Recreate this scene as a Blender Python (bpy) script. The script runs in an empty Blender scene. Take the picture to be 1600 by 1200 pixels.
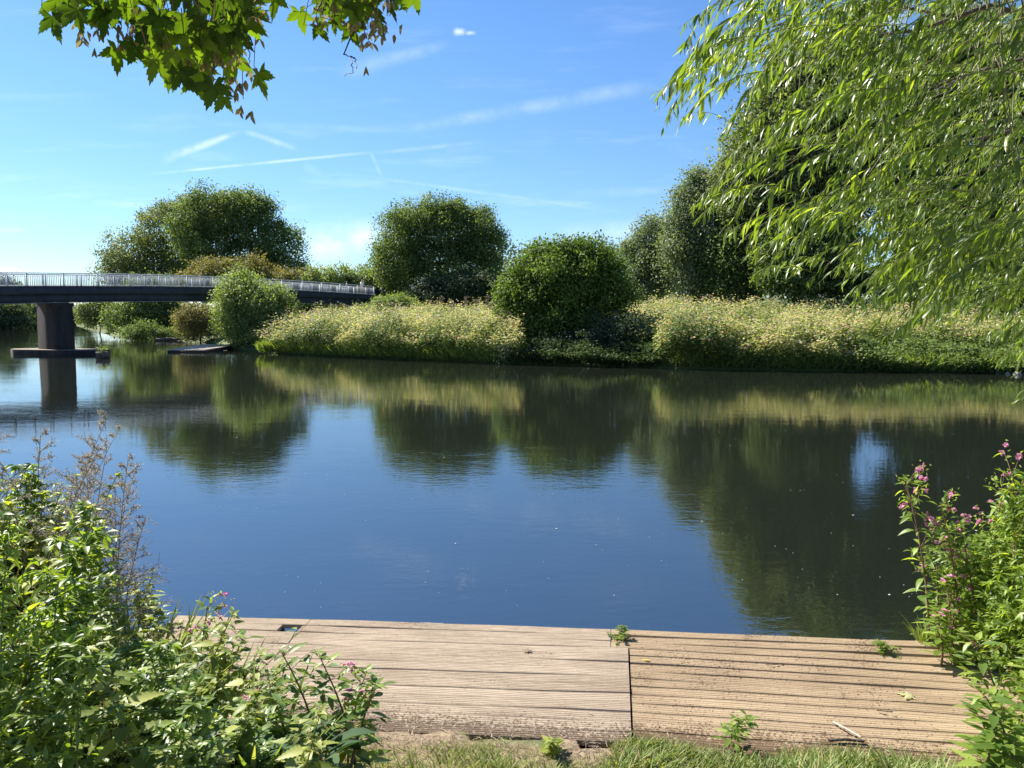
import bpy, math, numpy as np
from mathutils import Vector
R = math.radians
rng = np.random.default_rng(7)
C = bpy.context.scene.collection
scene = bpy.context.scene

# ---------------------------------------------------------------- camera
F = 1200.0; CAMZ = 2.8; PITCH = math.atan(109/1200)
cam = bpy.data.objects.new("camera", bpy.data.cameras.new("camera")); C.objects.link(cam)
cam.location = (0, 0, CAMZ); cam.rotation_euler = (math.pi/2-PITCH, 0, 0)
cam.data.lens = 27; cam.data.sensor_width = 36; cam.data.clip_end = 6000; cam.data.clip_start = 0.05
scene.camera = cam
SUN_EL = 45.0; SX, SY = -0.80, 0.60
sun = bpy.data.objects.new("sun", bpy.data.lights.new("sun", 'SUN')); C.objects.link(sun)
sun.data.energy = 5.0; sun.data.angle = R(0.53); sun.data.color = (1.0, 0.94, 0.84)
_n = math.hypot(SX, SY)
sdir = Vector((SX/_n*math.cos(R(SUN_EL)), SY/_n*math.cos(R(SUN_EL)), math.sin(R(SUN_EL))))
sun.rotation_euler = sdir.to_track_quat('Z', 'Y').to_euler()
scene.view_settings.view_transform = 'Standard'; scene.view_settings.look = 'None'
scene.view_settings.exposure = 1.32; scene.view_settings.gamma = 1

def ray(px, py):
    a = (px-800)/F; b = -(py-600)/F; c, s = math.cos(PITCH), math.sin(PITCH)
    return np.array([a, c+b*s, -s+b*c])
def P(px, py, Y):
    d = ray(px, py); return np.array([0, 0, CAMZ]) + d*(Y/d[1])
def G(px, py, z=0.0):
    d = ray(px, py); return np.array([0, 0, CAMZ]) + d*((z-CAMZ)/d[2])

# ---------------------------------------------------------------- sky
world = bpy.data.worlds.new("World"); scene.world = world; world.use_nodes = True
NT = world.node_tree; NT.nodes.clear()
class NB:
    def __init__(s, nt): s.nt = nt
    def n(s, t, **k):
        x = s.nt.nodes.new(t)
        for a, v in k.items(): setattr(x, a, v)
        return x
    def put(s, sock, v):
        if isinstance(v, bpy.types.NodeSocket): s.nt.links.new(v, sock)
        else: sock.default_value = v
    def m(s, op, a, b=0.0, c=None, clamp=False):
        x = s.n('ShaderNodeMath', operation=op); x.use_clamp = clamp
        s.put(x.inputs[0], a); s.put(x.inputs[1], b)
        if c is not None: s.put(x.inputs[2], c)
        return x.outputs[0]
    def mr(s, v, a, b, c, d, smooth=True):
        x = s.n('ShaderNodeMapRange'); x.interpolation_type = 'SMOOTHSTEP' if smooth else 'LINEAR'
        for i, q in enumerate((v, a, b, c, d)): s.put(x.inputs[i], q)
        return x.outputs[0]
    def mix(s, f, a, b, mode='MIX'):
        x = s.n('ShaderNodeMix', data_type='RGBA', blend_type=mode)
        s.put(x.inputs[0], f); s.put(x.inputs[6], a); s.put(x.inputs[7], b); return x.outputs[2]
    def noise(s, vec, scale, detail=3, rough=.55, dist=0.0, dim='3D'):
        x = s.n('ShaderNodeTexNoise', noise_dimensions=dim)
        if vec is not None: s.put(x.inputs['Vector'], vec)
        x.inputs['Scale'].default_value = scale; x.inputs['Detail'].default_value = detail
        x.inputs['Roughness'].default_value = rough; x.inputs['Distortion'].default_value = dist
        return x.outputs[0]
    def ramp(s, v, stops):
        x = s.n('ShaderNodeValToRGB'); s.put(x.inputs[0], v); e = x.color_ramp.elements
        while len(e) < len(stops): e.new(0.5)
        for i, (p, c) in enumerate(stops): e[i].position = p; e[i].color = (*c, 1)
        return x.outputs[0]
    def mapping(s, vec, sc=(1, 1, 1), rot=(0, 0, 0)):
        x = s.n('ShaderNodeMapping'); s.put(x.inputs[0], vec)
        x.inputs['Scale'].default_value = sc; x.inputs['Rotation'].default_value = rot; return x.outputs[0]
w = NB(NT)
sky = w.n('ShaderNodeTexSky', sky_type='NISHITA'); sky.sun_disc = False
sky.sun_elevation = R(SUN_EL); sky.sun_rotation = math.atan2(sdir.x, sdir.y)
sky.air_density = 1.0; sky.dust_density = 0.1; sky.ozone_density = 3.0
tc = w.n('ShaderNodeTexCoord'); sep = w.n('ShaderNodeSeparateXYZ'); w.put(sep.inputs[0], tc.outputs['Generated'])
dy = w.m('MAXIMUM', sep.outputs[1], 0.02)
U = w.m('DIVIDE', sep.outputs[0], dy); V = w.m('DIVIDE', sep.outputs[2], dy)
cmb = w.n('ShaderNodeCombineXYZ'); w.put(cmb.inputs[0], U); w.put(cmb.inputs[1], V); UV = cmb.outputs[0]
front = w.mr(sep.outputs[1], 0.03, 0.2, 0, 1)
nz1 = w.noise(UV, 22, 5, .65); nz2 = w.noise(w.mapping(UV, (6, 40, 1), (0, 0, R(-6))), 1, 4, .6)
def streak(p0, p1, w0, w1, amp, nz=nz1, soft=0.5, lo=.3, hi=.66):
    a = ray(*p0); b = ray(*p1); a = a/a[1]; b = b/b[1]
    x0, y0, x1, y1 = a[0], a[2], b[0], b[2]; L = math.hypot(x1-x0, y1-y0); tx, ty = (x1-x0)/L, (y1-y0)/L
    al = w.m('ADD', w.m('MULTIPLY', w.m('SUBTRACT', U, x0), tx/L), w.m('MULTIPLY', w.m('SUBTRACT', V, y0), ty/L))
    pe = w.m('ABSOLUTE', w.m('ADD', w.m('MULTIPLY', w.m('SUBTRACT', U, x0), -ty), w.m('MULTIPLY', w.m('SUBTRACT', V, y0), tx)))
    wd = w.mr(al, 0, 1, w0/F, w1/F, False)
    m = w.mr(w.m('DIVIDE', pe, wd), 0.0, 1.3, 1, 0)
    m = w.m('MULTIPLY', m, w.mr(al, -.02, soft*.5, 0, 1)); m = w.m('MULTIPLY', m, w.mr(al, 1-soft*.5, 1.02, 1, 0))
    return w.m('MULTIPLY', w.m('MULTIPLY', m, w.mr(nz, lo, hi, 0.2, 1)), amp*(.68 if w0 < 20 else .9))
cl = None
for s_ in [((243, 254), (383, 203), 10, 4, .62), ((375, 203), (468, 234), 5, 5, .4), ((225, 273), (600, 236), 2.2, 3, .5),
           ((575, 240), (760, 222), 3, 5, .25), ((577, 234), (597, 276), 2.5, 5, .4), ((520, 116), (712, 66), 16, 9, .22),
           ((600, 208), (1050, 128), 9, 15, .24), ((545, 272), (990, 334), 3, 4, .22), ((380, 195), (640, 205), 8, 6, .14),
           ((706, 49), (730, 50), 7, 5, .9, nz1, .8, .42, .6), ((724, 52), (746, 51), 4, 3, .7, nz1, .9, .4, .6), ((1290, 40), (1420, 25), 30, 26, .8), ((-60, 424), (50, 428), 16, 8, .9),
           ((455, 385), (640, 362), 34, 26, .6), ((140, 316), (240, 322), 6, 5, .3), ((-40, 358), (45, 360), 6, 4, .3),
           ((860, 372), (1090, 352), 22, 16, .3), ((470, 255), (520, 285), 10, 6, .12), ((880, 305), (1100, 293), 10, 6, .15)]:
    v_ = streak(*s_); cl = v_ if cl is None else w.m('MAXIMUM', cl, v_)
cirrus = w.m('MULTIPLY', w.mr(nz2, .5, .85, 0, .3), w.mr(V, .0, .3, 1, .35))
cl = w.m('MULTIPLY', w.m('MAXIMUM', cl, cirrus), front)
skyc = w.n('ShaderNodeHueSaturation'); skyc.inputs['Saturation'].default_value = 1.15; skyc.inputs['Value'].default_value = 1.0
w.put(skyc.inputs['Color'], sky.outputs[0])
tint = w.mix(1.0, skyc.outputs[0], (0.90, 0.985, 1.12, 1), 'MULTIPLY')
hz = w.n('ShaderNodeCombineXYZ')
for i_, v_ in enumerate((.80, .86, .92)): w.put(hz.inputs[i_], w.mr(sep.outputs[2], 0.0, .34, v_, 1.0))
tint = w.mix(1.0, tint, hz.outputs[0], 'MULTIPLY')
fin = w.mix(cl, tint, (8.5, 9.2, 10.0, 1))
bg = w.n('ShaderNodeBackground'); w.put(bg.inputs[0], fin); bg.inputs[1].default_value = 0.064
out = w.n('ShaderNodeOutputWorld'); NT.links.new(bg.outputs[0], out.inputs[0])

# ---------------------------------------------------------------- helpers
def tag(o, label=None, cat=None, group=None, kind=None):
    if label: o['label'] = label
    if cat: o['category'] = cat
    if group: o['group'] = group
    if kind: o['kind'] = kind
    return o
def empty(name, loc, label, cat, group=None, rz=0.0, kind=None):
    o = bpy.data.objects.new(name, None); C.objects.link(o); o.location = tuple(float(v) for v in loc)
    o.rotation_euler = (0, 0, rz); o.empty_display_size = .1
    return tag(o, label, cat, group, kind)
class MB:
    def __init__(s): s.v = []; s.f = []; s.a = []; s.n = 0
    def add(s, v, f, rnd=0.5):
        v = np.asarray(v, float).reshape(-1, 3); f = np.asarray(f, int)
        s.v.append(v); s.f.append(f+s.n); s.n += len(v)
        s.a.append(np.full(len(f), rnd) if np.isscalar(rnd) else np.asarray(rnd, float)); return s
    def box(s, c, h, rz=0.0, rnd=.5, taper=1.0):
        c = np.asarray(c, float); q = np.array([[x, y, z] for z in (-1, 1) for x, y in ((-1, -1), (1, -1), (1, 1), (-1, 1))], float)
        q[4:, :2] *= taper; q = q*np.asarray(h, float); a, b = math.cos(rz), math.sin(rz)
        q = np.c_[q[:, 0]*a-q[:, 1]*b, q[:, 0]*b+q[:, 1]*a, q[:, 2]]+c
        return s.add(q, [[3, 2, 1, 0], [4, 5, 6, 7], [0, 1, 5, 4], [1, 2, 6, 5], [2, 3, 7, 6], [3, 0, 4, 7]], rnd)
    def tube(s, pts, rad, k=6, rnd=.5):
        p = np.asarray(pts, float); n = len(p); rad = np.broadcast_to(rad, n)
        t = np.gradient(p, axis=0); t /= np.linalg.norm(t, axis=1)[:, None]+1e-9
        ref = np.array([0.31, 0.95, 0.05]) if abs(t[0][1]) < .9 else np.array([1., .1, 0])
        a = np.cross(t, ref); a /= np.linalg.norm(a, axis=1)[:, None]+1e-9; b = np.cross(t, a)
        th = np.arange(k)*2*np.pi/k
        v = p[:, None]+rad[:, None, None]*(a[:, None]*np.cos(th)[None, :, None]+b[:, None]*np.sin(th)[None, :, None])
        i = np.arange(n-1)[:, None]*k; j = np.arange(k)[None]; j2 = (j+1) % k
        f = np.stack([i+j, i+j2, i+k+j2, i+k+j], -1).reshape(-1, 4)
        s.add(v.reshape(-1, 3), f, rnd)
        return s.add(np.r_[v[-1], [p[-1]+t[-1]*rad[-1]*.5]], [[q, (q+1) % k, k, k] for q in range(k)] if False else np.array([[q, (q+1) % k, k] for q in range(k)]), rnd)
    def scatter(s, tpl, pos, d, nrm, size, rnd, wid=None):
        """copies of a leaf template: +y along d, +z along nrm"""
        tv, tf = tpl; pos = np.asarray(pos, float); N = len(pos)
        if N == 0: return s
        d = d/(np.linalg.norm(d, axis=1)[:, None]+1e-9)
        x = np.cross(d, nrm); x /= np.linalg.norm(x, axis=1)[:, None]+1e-9; z = np.cross(x, d)
        size = np.broadcast_to(size, N); wid = size if wid is None else wid*size
        v = pos[:, None]+(x*wid[:, None])[:, None]*tv[None, :, 0:1]+(d*size[:, None])[:, None]*tv[None, :, 1:2]+(z*size[:, None])[:, None]*tv[None, :, 2:3]
        f = (tf[None]+(np.arange(N)*len(tv))[:, None, None]).reshape(-1, tf.shape[1])
        return s.add(v.reshape(-1, 3), f, np.repeat(np.broadcast_to(rnd, N), len(tf)))
    def build(s, name, mat, parent=None, smooth=False, loc=None):
        me = bpy.data.meshes.new(name); v = np.concatenate(s.v)
        if loc is not None: v = v-np.asarray(loc, float)
        lt = np.concatenate([np.full(len(f), f.shape[1]) for f in s.f]); li = np.concatenate([f.ravel() for f in s.f])
        me.vertices.add(len(v)); me.vertices.foreach_set('co', v.ravel().astype(np.float32))
        me.loops.add(len(li)); me.loops.foreach_set('vertex_index', li.astype(np.int32))
        me.polygons.add(len(lt)); ls = np.concatenate([[0], np.cumsum(lt)[:-1]])
        me.polygons.foreach_set('loop_start', ls.astype(np.int32)); me.polygons.foreach_set('loop_total', lt.astype(np.int32))
        if smooth: me.polygons.foreach_set('use_smooth', np.ones(len(lt), bool))
        at = me.attributes.new('rnd', 'FLOAT', 'FACE'); at.data.foreach_set('value', np.concatenate(s.a).astype(np.float32))
        me.update(calc_edges=True); me.materials.append(mat)
        o = bpy.data.objects.new(name, me); C.objects.link(o)
        if parent is not None: o.parent = parent
        if loc is not None and parent is None: o.location = tuple(float(q) for q in loc)
        return o
def copy_tree(o, parent=None):
    c = o.copy(); C.objects.link(c)
    if parent is not None: c.parent = parent
    for ch in list(o.children): copy_tree(ch, c)
    return c
def unit(v): return v/(np.linalg.norm(v, axis=-1, keepdims=True)+1e-9)
def rsph(n): return unit(rng.normal(size=(n, 3)))

# leaf templates
def leaf_tpl(ws, wid=.2, fold=.15, curve=.2, ts=None, twist=0.0):
    n = len(ws); ts = np.linspace(0, 1, n) if ts is None else np.array(ts); v = []
    for t, q in zip(ts, ws):
        z = -curve*t*t; a = twist*t
        v += [(-q*wid*math.cos(a), t, z+q*fold*wid-q*wid*math.sin(a)), (0, t, z), (q*wid*math.cos(a), t, z+q*fold*wid+q*wid*math.sin(a))]
    f = []
    for i in range(n-1):
        b = i*3; f += [[b, b+1, b+4, b+3], [b+1, b+2, b+5, b+4]]
    return np.array(v, float), np.array(f)
DIAMOND = (np.array([[0, 0, 0], [.3, .5, .06], [0, 1, 0], [-.3, .5, .06]], float), np.array([[0, 1, 2, 3]]))
WILLOW = leaf_tpl([.15, .8, 1, .55, .04], .085, .25, .28)
BALSAM = leaf_tpl([.1, .5, .95, 1, .8, .45, .05], .17, .35, .3)
NETTLE = leaf_tpl([.25, .95, .8, 1.05, .8, .95, .66, .78, .48, .55, .3, .33, .1, .03], .27, .4, .3)
DOCK = leaf_tpl([.08, .75, 1, .92, 1.05, .9, .8, .45, .05], .27, .5, .38)
SMALL = leaf_tpl([.2, 1, .7, .05], .2, .3, .2)
BLADE = leaf_tpl([1, .9, .65, .1], .05, .3, .25)
PETAL = leaf_tpl([.2, 1, .8, .1], .4, .6, -.3)
def maple_tpl():
    pts = []
    lobes = [(-128, .5), (-62, .82), (0, 1.0), (62, .82), (128, .5)]
    for i, (a, r) in enumerate(lobes):
        for da, rr in ((-25, .50), (-17, .66), (-12, .62), (-8, .82), (-5, .78), (0, 1.0), (5, .78), (8, .82), (12, .62), (17, .66), (25, .50)):
            th = R(a+da); q = r*rr; pts.append((math.sin(th)*q, math.cos(th)*q, -.14*q*q-.05*abs(math.sin(R(da*3)))))
        if i < 4:
            th = R((a+lobes[i+1][0])/2); pts.append((math.sin(th)*.36, math.cos(th)*.36, .02))
    n = len(pts); v = [(0, 0, .03)]+pts
    v = np.array(v); v[:, 1] += .0
    return v, np.array([[0, i+1, i] for i in range(1, n)])
MAPLE = maple_tpl()

# ---------------------------------------------------------------- materials
def new_mat(name):
    m = bpy.data.materials.new(name); m.use_nodes = True; nt = m.node_tree; nt.nodes.clear(); b = NB(nt)
    o = b.n('ShaderNodeOutputMaterial'); p = b.n('ShaderNodeBsdfPrincipled'); nt.links.new(p.outputs[0], o.inputs[0]); return m, b, p, o
def leaf_mat(name, stops, tr=.35, rough=.42, spec=.5, trc=None):
    m, b, p, o = new_mat(name)
    at = b.n('ShaderNodeAttribute'); at.attribute_name = 'rnd'
    col = b.ramp(at.outputs['Fac'], stops); b.put(p.inputs['Base Color'], col)
    p.inputs['Roughness'].default_value = rough; p.inputs['Specular IOR Level'].default_value = spec
    t = b.n('ShaderNodeBsdfTranslucent'); b.put(t.inputs[0], b.mix(1, col, trc or (1.9, 1.9, .7, 1), 'MULTIPLY'))
    mx = b.n('ShaderNodeMixShader'); mx.inputs[0].default_value = tr
    b.nt.links.new(p.outputs[0], mx.inputs[1]); b.nt.links.new(t.outputs[0], mx.inputs[2]); b.nt.links.new(mx.outputs[0], o.inputs[0])
    return m
def plain(name, c1, c2, scale=4, rough=.8, bump=.3, spec=.3, metal=0, sc=(1, 1, 1), bs=None):
    m, b, p, o = new_mat(name); tcn = b.n('ShaderNodeTexCoord'); v = b.mapping(tcn.outputs['Object'], sc)
    n = b.noise(v, scale, 6, .65); b.put(p.inputs['Base Color'], b.ramp(n, [(.3, c1), (.7, c2)]))
    p.inputs['Roughness'].default_value = rough; p.inputs['Specular IOR Level'].default_value = spec; p.inputs['Metallic'].default_value = metal
    if bump:
        bp = b.n('ShaderNodeBump'); bp.inputs['Strength'].default_value = bump; bp.inputs['Distance'].default_value = .02
        b.put(bp.inputs['Height'], b.noise(v, bs or scale*4, 5, .6)); b.put(p.inputs['Normal'], bp.outputs[0])
    return m
bark = plain('bark', (.05, .04, .03), (.14, .11, .085), 5, .9, .6, sc=(1, 1, .25))
twigm = plain('twig', (.04, .03, .02), (.09, .06, .04), 9, .8, .2)
green_twig = plain('green_twig', (.10, .11, .03), (.16, .14, .05), 9, .6, .1)
stemg = plain('plant_stem', (.08, .14, .03), (.16, .2, .06), 9, .5, .1)
stemr = plain('reddish_stem', (.14, .10, .05), (.26, .12, .07), 9, .5, .1)
drym = leaf_mat('dry_stalk', [(0, (.14, .11, .085)), (.5, (.26, .20, .15)), (1, (.44, .36, .26))], .2, .7, .2, (1.2, 1.1, .9, 1))
plume = leaf_mat('dry_plume', [(0, (.20, .175, .14)), (.5, (.34, .30, .25)), (1, (.5, .46, .38))], .3, .7, .2, (1.2, 1.15, 1, 1))
L = dict(
    dark=leaf_mat('leaf_dark', [(0, (.028, .05, .018)), (.45, (.085, .13, .045)), (1, (.20, .26, .10))], .38, .6, .2),
    ash=leaf_mat('leaf_ash', [(0, (.04, .065, .025)), (.5, (.12, .155, .06)), (1, (.26, .29, .13))], .32, .6, .2),
    grey=leaf_mat('leaf_grey', [(0, (.07, .10, .06)), (.5, (.13, .175, .095)), (1, (.25, .29, .17))], .3, .55, .25),
    olive=leaf_mat('leaf_olive', [(0, (.08, .085, .03)), (.5, (.15, .15, .055)), (1, (.25, .2, .1))], .33, .6, .2),
    fresh=leaf_mat('leaf_fresh', [(0, (.06, .10, .03)), (.5, (.15, .21, .07)), (1, (.32, .37, .16))], .38, .55, .25),
    bush=leaf_mat('leaf_bush', [(0, (.022, .042, .010)), (.5, (.075, .125, .026)), (1, (.21, .29, .06))], .33, .62, .15),
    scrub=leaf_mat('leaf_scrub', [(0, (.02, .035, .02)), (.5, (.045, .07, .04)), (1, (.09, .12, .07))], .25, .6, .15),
    far=leaf_mat('leaf_far', [(0, (.05, .08, .045)), (.5, (.085, .12, .065)), (1, (.14, .16, .09))], .3, .8, .1),
    meadow=leaf_mat('leaf_meadow', [(0, (.035, .065, .02)), (.3, (.10, .16, .045)), (.5, (.20, .26, .08)), (.78, (.50, .48, .24)), (.88, (.52, .42, .34)), (1, (.45, .22, .26))], .4, .6, .2, (1.5, 1.45, .75, 1)),
    willow=leaf_mat('leaf_willow', [(0, (.045, .085, .02)), (.6, (.12, .19, .035)), (.97, (.26, .33, .07)), (1, (.5, .32, .02))], .46, .36, .45, (2.35, 2.15, .5, 1)),
    maple=leaf_mat('leaf_maple', [(0, (.018, .034, .008)), (1, (.075, .11, .014))], .46, .6, .15, (3.2, 3.6, .5, 1)),
    samara=leaf_mat('samara', [(0, (.16, .14, .06)), (1, (.3, .26, .13))], .3, .7, .2, (1.3, 1.25, .8, 1)),
    nettle=leaf_mat('leaf_nettle', [(0, (.07, .115, .022)), (.5, (.21, .26, .05)), (.93, (.42, .44, .12)), (1, (.4, .32, .07))], .42, .5, .35, (2.1, 2.0, .5, 1)),
    balsam=leaf_mat('leaf_balsam', [(0, (.07, .13, .025)), (.6, (.17, .25, .045)), (.96, (.30, .38, .09)), (1, (.42, .32, .05))], .42, .42, .45, (2.1, 2.0, .5, 1)),
    dock=leaf_mat('leaf_dock', [(0, (.03, .07, .03)), (1, (.07, .12, .05))], .25, .7, .15),
    grass=leaf_mat('leaf_grass', [(0, (.12, .16, .04)), (.5, (.17, .25, .05)), (.8, (.26, .31, .09)), (1, (.45, .38, .2))], .4, .5, .3, (1.8, 1.7, .6, 1)),
    pink=leaf_mat('petal_pink', [(0, (.5, .16, .30)), (1, (.75, .42, .52))], .4, .5, .3, (1.2, 1, 1.2, 1)),
)

# ---------------------------------------------------------------- river outline and ground
far_shore = [G(x, y)[:2] for x, y in [(2300, 590), (1900, 586), (1600, 584), (1440, 581), (1300, 580), (1100, 577), (900, 572), (760, 567), (600, 561), (430, 553),
                                      (405, 549), (350, 546), (335, 537), (285, 533), (250, 531), (180, 526), (140, 514), (122, 509), (100, 505)]]
dk0 = G(955, 985, .34)[:2]; YAW = R(-7.6)
eu = np.array([math.cos(YAW), math.sin(YAW)]); ev = np.array([-math.sin(YAW), math.cos(YAW)])   # ev: toward the water
def duv(p): q = np.asarray(p)[..., :2]-dk0; return q@eu, q@ev
def dxy(u, v): return dk0+u*eu+v*ev
near_shore = [np.array(q) for q in [(-150, 260), (-98, 150), (-90, 132), (-75, 100), (-58, 60), (-40, 30), (-20, 13)]]+[dxy(-5, .1), dxy(-3.7, -.1), dxy(0, -.25), dxy(2.4, -.2), dxy(2.75, .45), dxy(4, 1.0), dxy(8, 1.2), dxy(30, 0), dxy(120, -20)]
poly = np.array([q for q in far_shore[::-1]][::1]); poly = np.array(list(poly)+[[220, 30]]+[list(q) for q in near_shore[::-1]])
def sdist(X, Y):
    """signed distance to the river outline, positive on land"""
    p = np.stack([X.ravel(), Y.ravel()], -1); best = np.full(len(p), 1e18); ins = np.zeros(len(p), bool)
    for a, b in zip(poly, np.roll(poly, -1, 0)):
        e = b-a; t = np.clip(((p-a)@e)/(e@e), 0, 1); q = p-a-t[:, None]*e; best = np.minimum(best, (q**2).sum(1))
        c = (a[1] > p[:, 1]) != (b[1] > p[:, 1]); xx = a[0]+(p[:, 1]-a[1])/((b[1]-a[1]) or 1e-9)*e[0]; ins ^= c & (p[:, 0] < xx)
    return (np.sqrt(best)*np.where(ins, -1, 1)).reshape(X.shape)
def ss(x, a, b): t = np.clip((x-a)/(b-a), 0, 1); return t*t*(3-2*t)
def wob(X, Y, f, s=0.0): return np.sin(X*f+s+1.3*np.sin(Y*f*.7+s))*np.cos(Y*f*1.1-s+1.1*np.sin(X*f*.6))
def ground_z(X, Y):
    X = np.asarray(X, float); Y = np.asarray(Y, float); d = sdist(X, Y)
    base = np.where(d < 0, np.maximum(-2.0, d*1.2), .5*ss(d, 0, .9))
    inland = 1.3*ss(d, 2, 20)+.18*wob(X, Y, .35)*ss(d, 2, 8)
    emb = 2.9*ss(Y, 76, 82)*ss(X, -20, -15)*(1-ss(X, 25, 60))*(1-ss(Y, 95, 130))
    farz = base+inland+emb+ss(Y, 220, 700)*14*ss(X, -200, 100)
    u = (X-dk0[0])*eu[0]+(Y-dk0[1])*eu[1]; v = (X-dk0[0])*ev[0]+(Y-dk0[1])*ev[1]; wv = -v
    under = (u > -3.55) & (u < 2.8) & (wv < 1.60) & (wv > -.2)
    nearz = np.where(under, np.minimum(.18, -.4+wv*1.2), .32*ss(d, 0, .4)+.04*np.maximum(wv, 0))
    nearz = np.where(wv >= 1.60, .352+.19*np.maximum(wv-1.95, 0)+.02*wob(X, Y, 4)*ss(wv, 1.62, 2.0)+.01*wob(X, Y, 17), nearz)
    isn = (Y < 20) & (d > 0) & (np.abs(X) < 30)
    nearz = np.minimum(nearz, 1.35+.02*wv)
    return np.where(isn, nearz, farz)
def axis(segs):
    out = [];
    for a, b, s in segs: out += list(np.arange(a, b, s))
    return np.array(out+[segs[-1][1]])
xs = axis([(-3000, -600, 300), (-600, -120, 30), (-120, -60, 4), (-60, -8, 1.0), (-8, 7, .09), (7, 40, 1.0), (40, 120, 6), (120, 600, 40), (600, 3000, 300)])
ys = axis([(-400, -20, 40), (-20, 0, 2), (0, 8, .09), (8, 34, 1.5), (34, 70, .8), (70, 130, 2), (130, 260, 8), (260, 1000, 60), (1000, 5000, 400)])
XX, YY = np.meshgrid(xs, ys); ZZ = ground_z(XX, YY); nx, ny = len(xs), len(ys)
ii = (np.arange(ny-1)[:, None]*nx+np.arange(nx-1)[None]).ravel()
def ground_mat():
    m, b, p, o = new_mat('soil_and_turf'); t = b.n('ShaderNodeTexCoord').outputs['Object']
    sy = b.n('ShaderNodeSeparateXYZ'); b.put(sy.inputs[0], t)
    n1 = b.noise(t, 1.1, 6, .6); n2 = b.noise(t, 26, 6, .7)
    dirt = b.ramp(n2, [(.3, (.09, .06, .04)), (.5, (.20, .145, .09)), (.75, (.36, .28, .18))]); turf = b.ramp(n2, [(.3, (.05, .07, .02)), (.7, (.12, .15, .04))])
    b.put(p.inputs['Base Color'], b.mix(b.m('MAXIMUM', b.mr(n1, .5, .62, 0, 1), b.mr(sy.outputs[1], 7, 12, 0, 1)), dirt, turf)); p.inputs['Roughness'].default_value = .95
    bp = b.n('ShaderNodeBump'); bp.inputs['Strength'].default_value = .8; bp.inputs['Distance'].default_value = .02
    b.put(bp.inputs['Height'], n2); b.put(p.inputs['Normal'], bp.outputs[0]); return m
g = MB().add(np.stack([XX, YY, ZZ], -1), np.stack([ii, ii+1, ii+nx+1, ii+nx], -1)).build('ground', ground_mat(), smooth=True)
tag(g, kind='structure')
def water_mat():
    m, b, p, o = new_mat('river_water'); t = b.n('ShaderNodeTexCoord').outputs['Object']
    p.inputs['Base Color'].default_value = (.011, .014, .010, 1); p.inputs['Roughness'].default_value = .015; p.inputs['IOR'].default_value = 3.2
    patch = b.mr(b.noise(b.mapping(t, (.05, .12, 1)), 1, 3, .6), .38, .68, .35, 1.0)
    h = b.m('MULTIPLY', b.noise(b.mapping(t, (.9, 1.5, 1), (0, 0, R(12))), 1.0, 3, .55), .0045)
    h2 = b.m('MULTIPLY', b.noise(b.mapping(t, (4.5, 8, 1), (0, 0, R(-9))), 1.0, 3, .6, .4), .0024)
    h3 = b.m('MULTIPLY', b.noise(b.mapping(t, (.18, .4, 1), (0, 0, R(20))), 1.0, 2, .5), .004)
    hh = b.m('ADD', b.m('MULTIPLY', b.m('ADD', h, h2), patch), h3)
    bp = b.n('ShaderNodeBump'); bp.inputs['Strength'].default_value = 1; bp.inputs['Distance'].default_value = 1.0
    b.put(bp.inputs['Height'], hh); b.put(p.inputs['Normal'], bp.outputs[0]); return m
wm = MB().add([[-600, -50, 0], [600, -50, 0], [600, 600, 0], [-600, 600, 0]], [[0, 1, 2, 3]]).build('river', water_mat()); tag(wm, kind='structure')

# foam specks and drifting bits on the water
mb = MB()
ico = np.array([[1, 0, 0], [0, 1, 0], [-1, 0, 0], [0, -1, 0], [0, 0, .4], [0, 0, -.3]], float)
icf = np.array([[0, 1, 4], [1, 2, 4], [2, 3, 4], [3, 0, 4], [1, 0, 5], [2, 1, 5], [3, 2, 5], [0, 3, 5]])
for _ in range(150):
    q = G(rng.uniform(60, 1500), 600+360*rng.random()**.8, .004); s_ = rng.uniform(.003, .008)*(1+1.2*(rng.random() < .1))*(1+q[1]*.04)
    mb.add(ico*s_*np.array([1, .7, .5])+q, icf)
tag(mb.build('foam_specks', plain('foam', (.55, .55, .52), (.8, .8, .78), 3, .7, 0)), 'pale foam and seed specks drifting on the dark water', 'foam', kind='stuff')

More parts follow.
